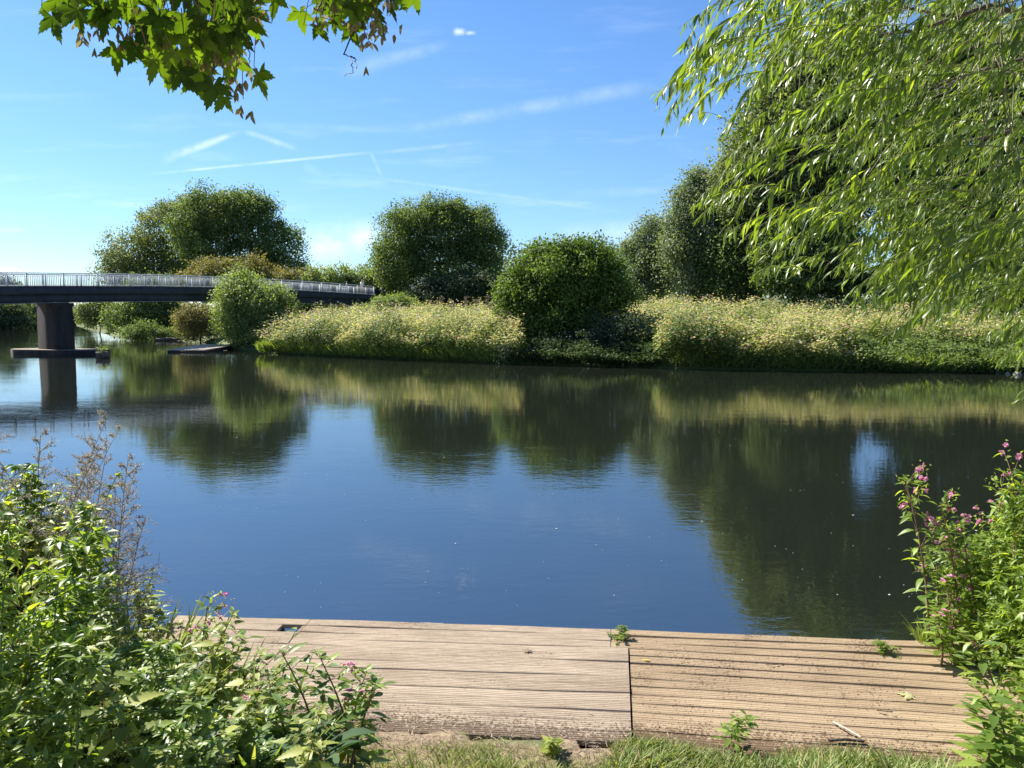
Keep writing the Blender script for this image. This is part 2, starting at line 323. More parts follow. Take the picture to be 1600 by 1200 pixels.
# ---------------------------------------------------------------- trees
def crown(mb, lobes, nclump, nleaf, ls, cr=.55, tpl=DIAMOND, up=.45, inner=.25, flat=.75, droop=0.0, seed_dir=None):
    """lobes: (cx,cy,cz,rx,ry,rz). many leaf clumps over and inside the union of lobes"""
    Lb = np.array(lobes); ar = (Lb[:, 3]*Lb[:, 5])**.85; ar = ar/ar.sum()
    k = rng.choice(len(Lb), nclump, p=ar); d = rsph(nclump); r = np.where(rng.random(nclump) < inner, rng.uniform(.3, .8, nclump), rng.uniform(.74, 1.02, nclump)+.22*rng.random(nclump)**4)
    c = Lb[k, :3]+d*r[:, None]*Lb[k, 3:6]
    dep = np.min(np.linalg.norm((c[:, None]-Lb[None, :, :3])/Lb[None, :, 3:6], axis=2), 1); keep = (dep > .8) | (rng.random(nclump) < inner); fq = 2.6/max(1., np.median(Lb[:, 3])); nz = wob(c[:, 0]*1.0, c[:, 2]*1.3, fq*1.6, 1.0)+.8*wob(c[:, 1], c[:, 2], fq*2.3, 4.0)+.5*wob(c[:, 0], c[:, 2], fq*4.1, 2.0); keep &= nz > -.55-.6*(dep < .7)
    c, d = c[keep], d[keep]; n = len(c); cc = np.repeat(c, nleaf, 0); cd = np.repeat(d, nleaf, 0)
    sz = np.repeat(rng.uniform(.6, 1.45, n), nleaf)
    off = np.clip(rng.normal(size=(n*nleaf, 3)), -1.7, 1.7)*np.array([1, 1, flat])*cr*.55*sz[:, None]; lo = unit(off); off += cd*rng.random((n*nleaf, 1))*cr*.5
    pos = cc+off
    nrm = unit(rsph(n*nleaf)*.65+cd*.4+lo*.6+np.array([0, 0, up])); dr = rsph(n*nleaf)+cd*.5+np.array([0, 0, -.3-droop])
    rn = np.clip(np.repeat(rng.random(n), nleaf)*.5+rng.random(n*nleaf)*.5, 0, 1)
    rn = rn**.85
    mb.scatter(tpl, pos, dr, nrm, ls*rng.uniform(.65, 1.3, n*nleaf), rn)
    return c
def limb_pts(a, b, n=7, sag=.0, j=.05):
    a, b = np.asarray(a, float), np.asarray(b, float); t = np.linspace(0, 1, n)[:, None]; l = np.linalg.norm(b-a)
    p = a+(b-a)*t+rng.normal(size=(n, 3))*l*j*np.sin(t*np.pi); p[:, 2] += np.sin(t[:, 0]*np.pi)*l*sag; return p
def tree(name, label, cat, lobes_px, Y, base_px, mat, nclump, nleaf=46, ls=.26, cr=.75, group=None, nlimb=9, depth=.85, tr=None, **kw):
    lb = []
    for q in lobes_px:
        dyo = q[4] if len(q) > 4 else 0.0; c = P(q[0], q[1], Y+dyo); k = (Y+dyo)/F
        lb.append((c[0], c[1], c[2], q[2]*k*.79, (q[2]+q[3])*.5*k*depth*.9, q[3]*k*.79))
    bx = P(base_px, 500, Y); gz = float(ground_z(np.array([bx[0]]), np.array([Y]))[0]); base = np.array([bx[0], Y, max(gz, -.1)-.1])
    o = empty(name, base, label, cat, group)
    for q in list(lb):
        for _ in range(10):
            d = rsph(1)[0]; d[2] = abs(d[2])*1.1-.25; d = unit(d); f = rng.uniform(.12, .38); g_ = rng.uniform(.95, 1.38)-f*.3; a_ = (q[3]+q[5])*.5; lb.append((q[0]+d[0]*q[3]*g_, q[1]+d[1]*q[4]*g_, q[2]+d[2]*q[5]*g_, a_*f*1.15, a_*f*1.15, a_*f*.85))
    nclump = int(nclump*1.75); ls = ls*.88; A = np.array(lb); top = A[:, 2].max(); cen = np.average(A[:, :3], 0, weights=A[:, 3])
    tr = tr or max(.1, (top-base[2])*.024); hub = np.array([cen[0]*.6+base[0]*.4, cen[1], base[2]+(cen[2]-base[2])*.6])
    tk = MB(); pts = limb_pts(base, hub, 8, 0, .02); tk.tube(pts, np.linspace(tr, tr*.55, 8), 9); tk.build('trunk', bark, o, True, base)
    idx = rng.choice(len(A), nlimb, p=A[:, 3]/A[:, 3].sum())
    for i in idx:
        e = A[i, :3]+rsph(1)[0]*A[i, 3:6]*.75; lm = MB(); q = limb_pts(hub*.9+pts[4]*.1, e, 7, .06, .05); lm.tube(q, np.linspace(tr*.42, tr*.07, 7), 6)
        for _ in range(4):
            s_ = q[rng.integers(2, 6)]; lm.tube(limb_pts(s_, s_+rsph(1)[0]*np.array([1, 1, .7])*A[i, 3]*.7+[0, 0, A[i, 5]*.2], 5, .05), np.linspace(tr*.14, tr*.03, 5), 4)
        lm.build('branch', bark, o, True, base)
    mb = MB(); crown(mb, lb, nclump, nleaf, ls, cr, **kw); crown(mb, [(q[0], q[1], q[2], q[3]*.7, q[4]*.7, q[5]*.7) for q in lb[:len(lobes_px)]], int(nclump*.25), nleaf, ls*1.15, cr*1.2, inner=.5); mb.build('crown', mat, o, False, base)
    return o

# left group across the river, behind the bridge
tree('ash_tree', 'olive-green spreading tree behind the bridge, left half of the big pair', 'tree',
     [(215, 400, 52, 42), (260, 365, 50, 42), (300, 345, 45, 38), (190, 430, 38, 40), (240, 440, 55, 50), (300, 420, 50, 50)], 108, 235, L['ash'], 950, 46, .34, 1.0, group='trees on the far bank behind the bridge', inner=.3)
tree('broadleaf_tree', 'tallest dark green rounded tree rising behind the bridge railing', 'tree',
     [(350, 345, 62, 46), (400, 360, 55, 45), (330, 385, 55, 45), (435, 385, 42, 42), (380, 415, 60, 45), (445, 415, 34, 30), (300, 350, 38, 40), (375, 325, 40, 26), (350, 445, 70, 40)], 102, 375, L['dark'], 1500, 46, .32, .95, group='trees on the far bank behind the bridge')
tree('elder_tree', 'low pale olive tree just above the bridge railing, before the tallest tree', 'tree',
     [(335, 430, 38, 28), (385, 425, 36, 22), (410, 445, 30, 20), (300, 445, 22, 18), (450, 440, 30, 20), (480, 440, 20, 18)], 92, 370, L['olive'], 480, 44, .28, .8, group='trees on the far bank behind the bridge', nlimb=5)
tree('waterside_tree', 'dark leafy tree overhanging the water beneath the bridge span', 'tree',
     [(250, 490, 42, 34), (215, 498, 34, 28), (190, 500, 26, 24), (275, 505, 30, 24), (240, 465, 50, 30)], 93, 240, L['dark'], 620, 44, .28, .8, group='trees on the far bank behind the bridge', nlimb=5)
tree('waterside_tree', 'mid-green willow bush beside the pier, left under the bridge span', 'tree',
     [(150, 488, 26, 20), (140, 498, 16, 12), (170, 492, 22, 20)], 112, 155, L['ash'], 260, 44, .3, .8, group='trees on the far bank behind the bridge', nlimb=4)
tree('waterside_shrub', 'brown-tinged shrub under the bridge beside the small floating platform', 'shrub',
     [(305, 498, 28, 24), (330, 505, 26, 22), (300, 515, 22, 16)], 76, 312, L['olive'], 330, 44, .2, .55, nlimb=4)
tree('waterside_shrub', 'low dark scrub at the waterline under the bridge left of the small platform', 'shrub', [(225, 520, 30, 14), (262, 524, 24, 11), (290, 522, 22, 13), (325, 526, 18, 12)], 83, 262, L['dark'], 240, 40, .2, .5, nlimb=3)
tree('waterside_shrub', 'dark undergrowth behind the right end of the bridge, below its deck', 'shrub', [(465, 482, 34, 22), (520, 484, 34, 22), (575, 482, 34, 20), (610, 470, 26, 20)], 89, 530, L['dark'], 420, 40, .26, .7, nlimb=3)
tree('willow_shrub', 'bright green bushy willow standing in front of the bridge deck', 'shrub',
     [(392, 470, 48, 36), (372, 455, 26, 26), (425, 478, 30, 30), (365, 500, 30, 38), (400, 515, 50, 32), (440, 500, 18, 26)], 61, 390, L['fresh'], 900, 44, .19, .6, nlimb=8, up=.5, flat=1.0)
# far woods past the bend
for i, (x, y, rx, ry, Y) in enumerate([(12, 492, 26, 24, 150), (45, 489, 24, 22, 158), (68, 497, 16, 14, 165), (-22, 486, 26, 34, 146), (8, 455, 12, 22, 170), (100, 494, 20, 18, 205), (128, 494, 18, 16, 215), (-60, 480, 30, 40, 140), (-110, 480, 34, 44, 130), (80, 488, 18, 20, 240)]):
    tree('riverside_tree', ['small rounded tree on the far river bend, seen beneath the bridge left of the pier', 'small hazy tree on the distant bend seen under the bridge right of the pier'][1 if 95 < x < 140 else 0],
         'tree', [(x, y, rx, ry), (x+rx*.5, y+ry*.4, rx*.6, ry*.6), (x-rx*.5, y+ry*.4, rx*.6, ry*.6)], Y, x, L['far'], 170, 36, .5, 1.3, group='trees along the distant river bend' if not 95 < x < 140 else 'trees beyond the pier', nlimb=3)
# round tree in the middle
tree('round_tree', 'large round-headed dark tree in the middle distance, alone against the sky', 'tree',
     [(690, 372, 82, 54), (635, 375, 50, 44), (748, 380, 44, 48), (690, 420, 96, 44), (625, 420, 40, 40), (757, 425, 36, 34), (690, 340, 48, 24), (640, 345, 26, 18), (735, 342, 28, 20)], 84, 690, L['dark'], 1900, 46, .25, .75, up=.5)
tree('low_bush', 'dark low bush at the foot of the round-headed tree', 'bush', [(680, 458, 44, 18), (745, 452, 48, 22)], 78, 700, L['scrub'], 420, 40, .25, .7, nlimb=4)
# hedge along the path beyond the bridge
hb = P(545, 470, 90); hz = 4.6
h = empty('hedge', (hb[0], 90, hz), 'clipped dark hedge with a pale shaggy top, behind the people on the bridge', 'hedge')
mb = MB(); lb = []
for x in range(488, 625, 11): c = P(x, 438+2*math.sin(x), 90); lb.append((c[0], 90+rng.uniform(-.5, .5), c[2], 1.0, 1.1, 1.35+.2*math.sin(x*.5)))
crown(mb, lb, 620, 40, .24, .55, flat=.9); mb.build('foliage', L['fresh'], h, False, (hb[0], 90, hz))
mb = MB()
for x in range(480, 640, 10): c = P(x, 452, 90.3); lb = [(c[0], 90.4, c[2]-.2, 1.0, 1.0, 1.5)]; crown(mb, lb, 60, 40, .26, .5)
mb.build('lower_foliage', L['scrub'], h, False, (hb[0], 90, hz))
mb = MB()
for x in range(480, 640, 8): c = P(x, 470, 91); mb.tube(limb_pts([c[0], 90.6, 3.8], [c[0]+rng.uniform(-.3, .3), 90.6, 7.4], 5), np.linspace(.07, .02, 5), 5)
mb.build('stems', bark, h, True, (hb[0], 90, hz))
# centre bush
tree('mound_bush', 'big rounded glossy bush on the far bank, nearest the water in the middle', 'bush',
     [(885, 432, 74, 44), (835, 448, 52, 42), (935, 440, 46, 42), (815, 480, 36, 40), (880, 480, 90, 60), (840, 520, 52, 40), (915, 396, 30, 20), (858, 402, 30, 20), (885, 388, 18, 12), (948, 414, 26, 18), (802, 452, 22, 22), (822, 425, 22, 18), (955, 462, 28, 36), (900, 530, 50, 30)], 46.5, 880, L['bush'], 1500, 46, .2, .55, up=.5, inner=.2, nlimb=10)
# low scrub below the bush; leaf colour darkened to carry its shadow
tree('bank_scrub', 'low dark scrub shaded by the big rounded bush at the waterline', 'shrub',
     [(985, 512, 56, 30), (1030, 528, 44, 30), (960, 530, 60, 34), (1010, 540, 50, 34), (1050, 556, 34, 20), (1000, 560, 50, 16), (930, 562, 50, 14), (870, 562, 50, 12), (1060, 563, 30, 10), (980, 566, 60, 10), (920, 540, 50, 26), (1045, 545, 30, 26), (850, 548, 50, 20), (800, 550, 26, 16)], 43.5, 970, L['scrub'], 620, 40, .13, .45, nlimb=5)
tree('bramble_mound', 'pale bramble mound in front of the bridge end', 'shrub',
     [(605, 484, 36, 16), (570, 491, 24, 12), (640, 486, 24, 14), (625, 474, 20, 10)], 69, 600, L['fresh'], 420, 40, .18, .5, nlimb=3)
# right-hand wood
GR = 'trees at the back of the meadow'
tree('pale_tree', 'pale grey-green feathery tree at the left end of the wood behind the meadow', 'tree',
     [(1020, 385, 34, 40), (1005, 420, 26, 40), (1040, 425, 34, 40), (1012, 450, 28, 22)], 66, 1018, L['grey'], 620, 44, .22, .7, group=GR, nlimb=6)
tree('pale_tree', 'taller silvery tree second from the left end of the meadow wood', 'tree',
     [(1080, 335, 34, 42), (1068, 380, 36, 48), (1100, 360, 40, 60), (1125, 305, 36, 50), (1098, 300, 26, 34), (1075, 430, 44, 40), (1105, 440, 36, 34)], 62, 1082, L['grey'], 950, 46, .22, .75, group=GR)
tree('dark_tree', 'dark green tree beside the silvery tree, bordering the meadow', 'tree',
     [(1150, 400, 52, 60), (1190, 360, 56, 80), (1160, 330, 36, 60), (1150, 445, 50, 30)], 60, 1165, L['dark'], 1100, 46, .24, .8, group=GR)
tree('tall_poplar', 'very tall tree towering behind the hanging willow leaves', 'tree',
     [(1175, 250, 42, 70), (1215, 180, 46, 60), (1240, 130, 44, 44), (1270, 210, 70, 100), (1250, 330, 70, 90), (1295, 120, 50, 60), (1165, 300, 36, 60), (1300, 300, 50, 90)], 58, 1250, L['ash'], 1900, 46, .28, 1.0, group=GR, nlimb=12, inner=.4)
tree('dark_tree', 'dark tree filling the gap below the tall tree at the meadow edge', 'tree',
     [(1250, 425, 62, 46), (1300, 400, 42, 60), (1225, 390, 40, 50), (1320, 440, 34, 30)], 55, 1265, L['dark'], 900, 44, .24, .8, group=GR)
tree('tall_poplar', 'tall broad tree behind the thickest willow foliage', 'tree',
     [(1425, 200, 50, 110), (1480, 120, 70, 90), (1560, 160, 80, 110), (1440, 320, 44, 80), (1540, 300, 90, 90), (1470, 420, 70, 50), (1345, 130, 36, 90), (1345, 260, 26, 60)], 54, 1480, L['dark'], 1900, 46, .3, 1.0, group=GR, nlimb=12, inner=.4)
tree('dark_tree', 'broad dark tree low behind the willow near the right meadow edge', 'tree',
     [(1440, 440, 60, 36), (1520, 430, 80, 50), (1600, 430, 80, 60), (1620, 330, 60, 80)], 52, 1530, L['dark'], 900, 44, .26, .9, group=GR)
tree('dark_tree', 'tall tree at the far right end of the meadow wood', 'tree',
     [(1680, 300, 90, 160), (1740, 180, 100, 130), (1800, 380, 110, 110)], 52, 1710, L['ash'], 1200, 44, .32, 1.1, group=GR)
# distant wooded rise
mb = MB(); lb = []
for x, y, rx, ry, Y in [(800, 412, 24, 26, 190), (830, 405, 22, 20, 200), (770, 420, 20, 22, 190), (870, 400, 26, 20, 210), (915, 395, 26, 18, 210), (955, 392, 26, 16, 215), (985, 400, 24, 20, 205), (940, 410, 30, 24, 190), (1010, 405, 30, 24, 210), (560, 440, 30, 16, 230), (510, 442, 26, 14, 230), (610, 438, 30, 18, 220), (720, 440, 60, 24, 200), (890, 440, 80, 30, 180), (1060, 430, 60, 30, 180), (1150, 430, 60, 40, 170), (1290, 420, 60, 40, 170), (480, 446, 22, 12, 230), (1450, 400, 80, 40, 170)]:
    for k in range(3):
        c = P(x+rng.uniform(-.5, .5)*rx, y-9+k*4, Y+k*4); s_ = Y/F; lb.append((c[0], c[1], c[2], rx*s_*.7, rx*s_*.7, ry*s_*.8)); lb.append((c[0], c[1], c[2]-ry*s_, rx*s_*.8, rx*s_*.7, ry*s_))
crown(mb, lb, 2600, 26, .8, 1.8); tag(mb.build('distant_woods', L['far']), 'distant wooded rise showing between the nearer trees', 'woods', kind='stuff')

# ---------------------------------------------------------------- far bank meadow of balsam
mb = MB(); N = 30000
pa = []
while len(pa) < N:
    px = rng.uniform(395, 1900, 20000); dd = rng.random(20000)**1.7*24+.05
    shx = np.interp(px, [430, 600, 760, 900, 1100, 1300, 1600, 1900], [553, 561, 567, 572, 577, 580, 584, 586])
    Y0 = np.array([G(a, b)[1] for a, b in zip(px[:2000], shx[:2000])]); X0 = (px[:2000]-800)/F*Y0
    Y1 = Y0+dd[:2000]; X1 = X0*(Y1/Y0)
    d = sdist(X1, Y1); pxx = X1/Y1*F+800; ok = (d > .02) & ~((pxx > 820) & (pxx < 1010+18*np.sin(d*2.3)+rng.normal(size=2000)*10) & (d > 1.3) & (d < 3.0-.0002*(pxx-930)**2*.6)) & ~((Y1 > 74) & (X1 < 5))
    pa += list(zip(X1[ok], Y1[ok], d[ok]))
pa = np.array(pa[:N]); gz = ground_z(pa[:, 0], pa[:, 1])
big = .5+.5*wob(pa[:, 0], pa[:, 1], .55, 2.0); med = .5+.5*wob(pa[:, 0], pa[:, 1], 1.7, 1.0)
rightlow = ss(pa[:, 0], 15.5, 19)*(1-ss(pa[:, 2], 1.5, 3.5))
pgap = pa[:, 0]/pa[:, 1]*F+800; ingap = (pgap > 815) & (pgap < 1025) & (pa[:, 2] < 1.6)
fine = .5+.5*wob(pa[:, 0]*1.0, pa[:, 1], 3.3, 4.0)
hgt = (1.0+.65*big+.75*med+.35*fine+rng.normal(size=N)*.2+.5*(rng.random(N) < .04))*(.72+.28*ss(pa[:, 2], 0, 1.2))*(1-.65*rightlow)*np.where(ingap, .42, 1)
tint_ = wob(pa[:, 0], pa[:, 1], .8, 5)*.5+.5; green = ss(wob(pa[:, 0], pa[:, 1], .62, 8.0), .35, .7)*(1-ss(pa[:, 2], 9, 14)); hgt = hgt*(1+.18*green)
nl = 15
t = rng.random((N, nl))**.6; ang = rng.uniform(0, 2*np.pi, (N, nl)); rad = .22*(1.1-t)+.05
lean = rng.normal(size=(N, 2))*.08; fr = (1-ss(pa[:, 2], 0, 1.2))[:, None]
pos = np.stack([pa[:, 0:1]+lean[:, :1]*t+np.cos(ang)*rad, pa[:, 1:2]+lean[:, 1:]*t+np.sin(ang)*rad-.8*fr*t*(.4+.8*med[:, None]), gz[:, None]+hgt[:, None]*t], -1).reshape(-1, 3)
dr = np.stack([np.cos(ang), np.sin(ang), rng.uniform(-.6, .5, ang.shape)], -1).reshape(-1, 3)
nr = unit(rsph(N*nl)*.6+np.array([-.15, -.1, .9]))
tt = t.ravel(); rn = np.clip(.02+.48*tt**1.5+.34*np.repeat(tint_*.6+med*.25+.15*big, nl)+rng.normal(size=N*nl)*.12, 0, .80)*(1-.55*np.repeat(green, nl))  # colour runs pale tops to dark bases, with undershade put into it
fl = (tt > .88) & (rng.random(N*nl) < .22); rn[fl] = rng.uniform(.84, 1, fl.sum())
rg = np.repeat(ingap, nl); rn[rg] = rng.uniform(0, .12, rg.sum())  # bush shadow put into the leaf colour of these plants
rr = np.repeat(rightlow, nl) > .4; rn[rr] = rng.uniform(.2, .5, rr.sum())
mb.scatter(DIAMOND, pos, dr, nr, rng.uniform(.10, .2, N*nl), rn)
tag(mb.build('meadow_plants', L['meadow']), 'sunlit pale flowering balsam covering the far bank', 'meadow plants', kind='stuff')
# overhanging grass fringe low on the right of the far bank
mb = MB(); n = 17000; px = np.r_[rng.uniform(1060, 1900, 9000), rng.uniform(405, 790, 8000)]; pts_ = np.array([G(a, np.interp(a, [430, 600, 760, 900, 1100, 1300, 1600, 1900], [553, 561, 567, 572, 577, 580, 584, 586])) for a in px])
pts_[:, 1] += np.where(px > 1060, rng.uniform(-.1, 1.8, n), rng.uniform(-.2, .5, n)); pts_[:, 2] = .1+.4*rng.random(n)
mb.scatter(BLADE, pts_, np.c_[rng.normal(size=n)*.5, -.4+rng.normal(size=n)*.5, np.full(n, .8)], rsph(n)+[0, -1, 0], rng.uniform(.3, .7, n), rng.random(n)*.6, 1.2)
tag(mb.build('bank_grass', L['grass']), 'green grass fringe trailing along the water edge of the far bank', 'grass', kind='stuff')
# dark docks and seedheads standing above the meadow
for x, y, Y in [(1110, 462, 58), (1128, 458, 59), (1143, 460, 57), (690, 462, 66), (745, 468, 64), (705, 468, 63), (762, 462, 65), (672, 468, 64), (728, 463, 66)]:
    p_ = P(x, y, Y); gzz = float(ground_z(np.array([p_[0]]), np.array([Y]))[0]); o = empty('dock_plant', (p_[0], Y, gzz), 'rust-brown dock seedhead standing above the meadow plants', 'plant', 'dock seedheads above the meadow')
    s_ = MB().tube(limb_pts([0, 0, 0], [rng.uniform(-.2, .2), 0, p_[2]-gzz], 5), np.linspace(.03, .012, 5), 5); s_.build('stem', twigm, o)
    q = MB(); n = 160; tz = rng.uniform(.55, 1, n); q.scatter(SMALL, np.c_[rng.normal(size=n)*.09, rng.normal(size=n)*.09, tz*(p_[2]-gzz)], rsph(n), rsph(n), .14, rng.random(n)*.6); q.build('seedhead', drym, o)

# ---------------------------------------------------------------- bridge
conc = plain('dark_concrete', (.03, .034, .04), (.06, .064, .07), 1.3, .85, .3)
conc2 = plain('stained_shaded_concrete', (.018, .017, .018), (.055, .045, .04), 1.6, .9, .5, sc=(1, 1, .35))  # dark stain colour also carries the shade on the footing sides
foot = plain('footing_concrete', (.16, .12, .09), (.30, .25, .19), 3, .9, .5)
steel = plain('galvanised_steel', (.45, .47, .48), (.62, .64, .65), 8, .5, .05, .5)
A0 = np.array([-32.6, 55.0]); A1 = np.array([-15.6, 81.5]); LEN = np.linalg.norm(A1-A0); bd = (A1-A0)/LEN; bp_ = np.array([bd[1], -bd[0]]); ROT = math.atan2(bd[1], bd[0])
def bz(t): return 4.68+1.0*t*(1-t)
def BP(t, off, z=0): q = A0+bd*t*LEN+bp_*off; return np.array([q[0], q[1], bz(t)+z])
br = empty('footbridge', (A0[0], A0[1], 0), 'long dark concrete footbridge with silver railings crossing the river', 'bridge')
BL = np.array([A0[0], A0[1], 0])
def sweep(name, prof, t0, t1, mat, n=40):
    """prof: closed list of (offset, z) across the bridge"""
    ts = np.linspace(t0, t1, n); k = len(prof); v = np.array([BP(t_, o_, z_) for t_ in ts for o_, z_ in prof])
    i = np.arange(n-1)[:, None]*k; j = np.arange(k)[None]; f = np.stack([i+j, i+(j+1) % k, i+k+(j+1) % k, i+k+j], -1).reshape(-1, 4)
    m = MB().add(v, f); m.add(v[:k], [list(range(k))]); m.add(v[-k:], [list(range(k))[::-1]]); return m.build(name, mat, br, False, BL)
T0, T1 = -1.0, 1.0
sweep('deck', [(-1.5, -.02), (1.5, -.02), (1.5, -.45), (1.25, -.5), (-1.25, -.5), (-1.5, -.45)], T0, T1, conc)
sweep('girder', [(1.32, -.503), (1.32, -1.02), (.9, -1.02), (.9, -.503)], T0, T1, conc)
sweep('girder', [(-.9, -.503), (-.9, -1.02), (-1.32, -1.02), (-1.32, -.503)], T0, T1, conc)
sweep('bottom_flange', [(1.42, -1.023), (1.42, -1.08), (.8, -1.08), (.8, -1.023)], T0, T1, plain('flange', (.12, .13, .14), (.18, .19, .20), 3, .7, .1))
sweep('kerb', [(1.5, -.016), (1.5, .1), (1.3, .1), (1.3, -.016)], T0, T1, conc)
sweep('kerb', [(-1.3, -.016), (-1.3, .1), (-1.5, .1), (-1.5, -.016)], T0, T1, conc)
# pier
def prism(mb, outline, z0, z1, cx, cy, rot, sc=1.0):
    a, b = math.cos(rot), math.sin(rot); o_ = np.array(outline, float); k = len(o_)
    def tf(q, s): q = q*s; return np.c_[cx+q[:, 0]*a-q[:, 1]*b, cy+q[:, 0]*b+q[:, 1]*a]
    v = np.r_[np.c_[tf(o_, 1), np.full(k, z0)], np.c_[tf(o_, sc), np.full(k, z1)]]
    mb.add(v, [[i, (i+1) % k, k+(i+1) % k, k+i] for i in range(k)]); mb.add(v[k:], [list(range(k))]); mb.add(v[:k], [list(range(k))[::-1]])
pr = ROT
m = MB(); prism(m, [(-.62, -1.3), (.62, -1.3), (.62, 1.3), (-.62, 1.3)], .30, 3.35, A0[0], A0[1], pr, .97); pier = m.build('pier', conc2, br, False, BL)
m = MB(); prism(m, [(-.66, -1.36), (.66, -1.36), (.66, 1.36), (-.66, 1.36)], 3.35, 3.6, A0[0], A0[1], pr)
for s_ in (-1.1, 1.1):
    q = A0+bp_*s_; m.box((q[0], q[1], 3.62), (.3, .3, .05), pr)
cp = m.build('pier_cap', conc2, pier, False, BL)
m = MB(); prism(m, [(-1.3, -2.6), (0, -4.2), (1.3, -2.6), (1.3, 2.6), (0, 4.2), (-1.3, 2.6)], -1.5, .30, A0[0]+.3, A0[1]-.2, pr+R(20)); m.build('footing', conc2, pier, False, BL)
m = MB(); prism(m, [(-1.2, -2.5), (0, -4.05), (1.2, -2.5), (1.2, 2.5), (0, 4.05), (-1.2, 2.5)], .303, .325, A0[0]+.3, A0[1]-.2, pr+R(20)); m.build('footing_lit_top', foot, pier, False, BL)  # thin slab added; its paler colour stands in for sunlight on top
# abutment at the far bank
m = MB(); q = A1+bd*1.0; m.box((q[0], q[1], 2.2), (1.2, 2.3, 1.2), ROT); m.box((q[0]+bd[0]*2, q[1]+bd[1]*2, 3.2), (3.4, 1.9, 1.35), ROT)
m.build('abutment', conc, br, False, BL)
NB_ = 13
for side in (1.42, -1.42):
    ra = MB(); pts_ = [BP(t_, side, .98) for t_ in np.linspace(T0, T1, 50)]; ra.tube(pts_, .035, 6); rail = ra.build('railing', steel, br, True, BL)
    if side < 0: rail['label'] = 'railing on the far side of the deck'
    n = 26; ts = np.linspace(T0, T1, n+1)
    for i in range(n+1):
        q = BP(ts[i], side, .5); m = MB().box(q, (.035, .05, .5), ROT); m.build('post', steel, rail, False, BL)
    for i in range(n):
        if ts[i+1] < -.35: continue
        m = MB(); a, b = BP(ts[i], side, .16), BP(ts[i+1], side, .16); m.tube([a, (a+b)/2, b], .02, 4)
        a, b = BP(ts[i], side, .84), BP(ts[i+1], side, .84); m.tube([a, (a+b)/2, b], .016, 4)
        for t_ in np.linspace(ts[i], ts[i+1], 21)[1:-1]: m.box(BP(t_, side, .5), (.010, .012, .34), ROT)
        t_ = (ts[i]+ts[i+1])/2; m.box(BP(t_, side, .42), (.03, .03, .41), ROT)
        m.build('bar_panel', steel, rail, False, BL)
# low dark parapet past the bridge end
m = MB(); q0 = P(571, 458, 82); q1 = P(604, 459, 86); qq = (q0+q1)/2; dv = q1-q0
m.box((qq[0], qq[1], 5.1), (np.linalg.norm(dv[:2])/2, .08, .52), math.atan2(dv[1], dv[0])); m.tube([q0+[0, 0, .62], q1+[0, 0, .62]], .03, 5)
tag(m.build('fence', conc), 'short dark solid fence continuing past the end of the bridge railing', 'fence')

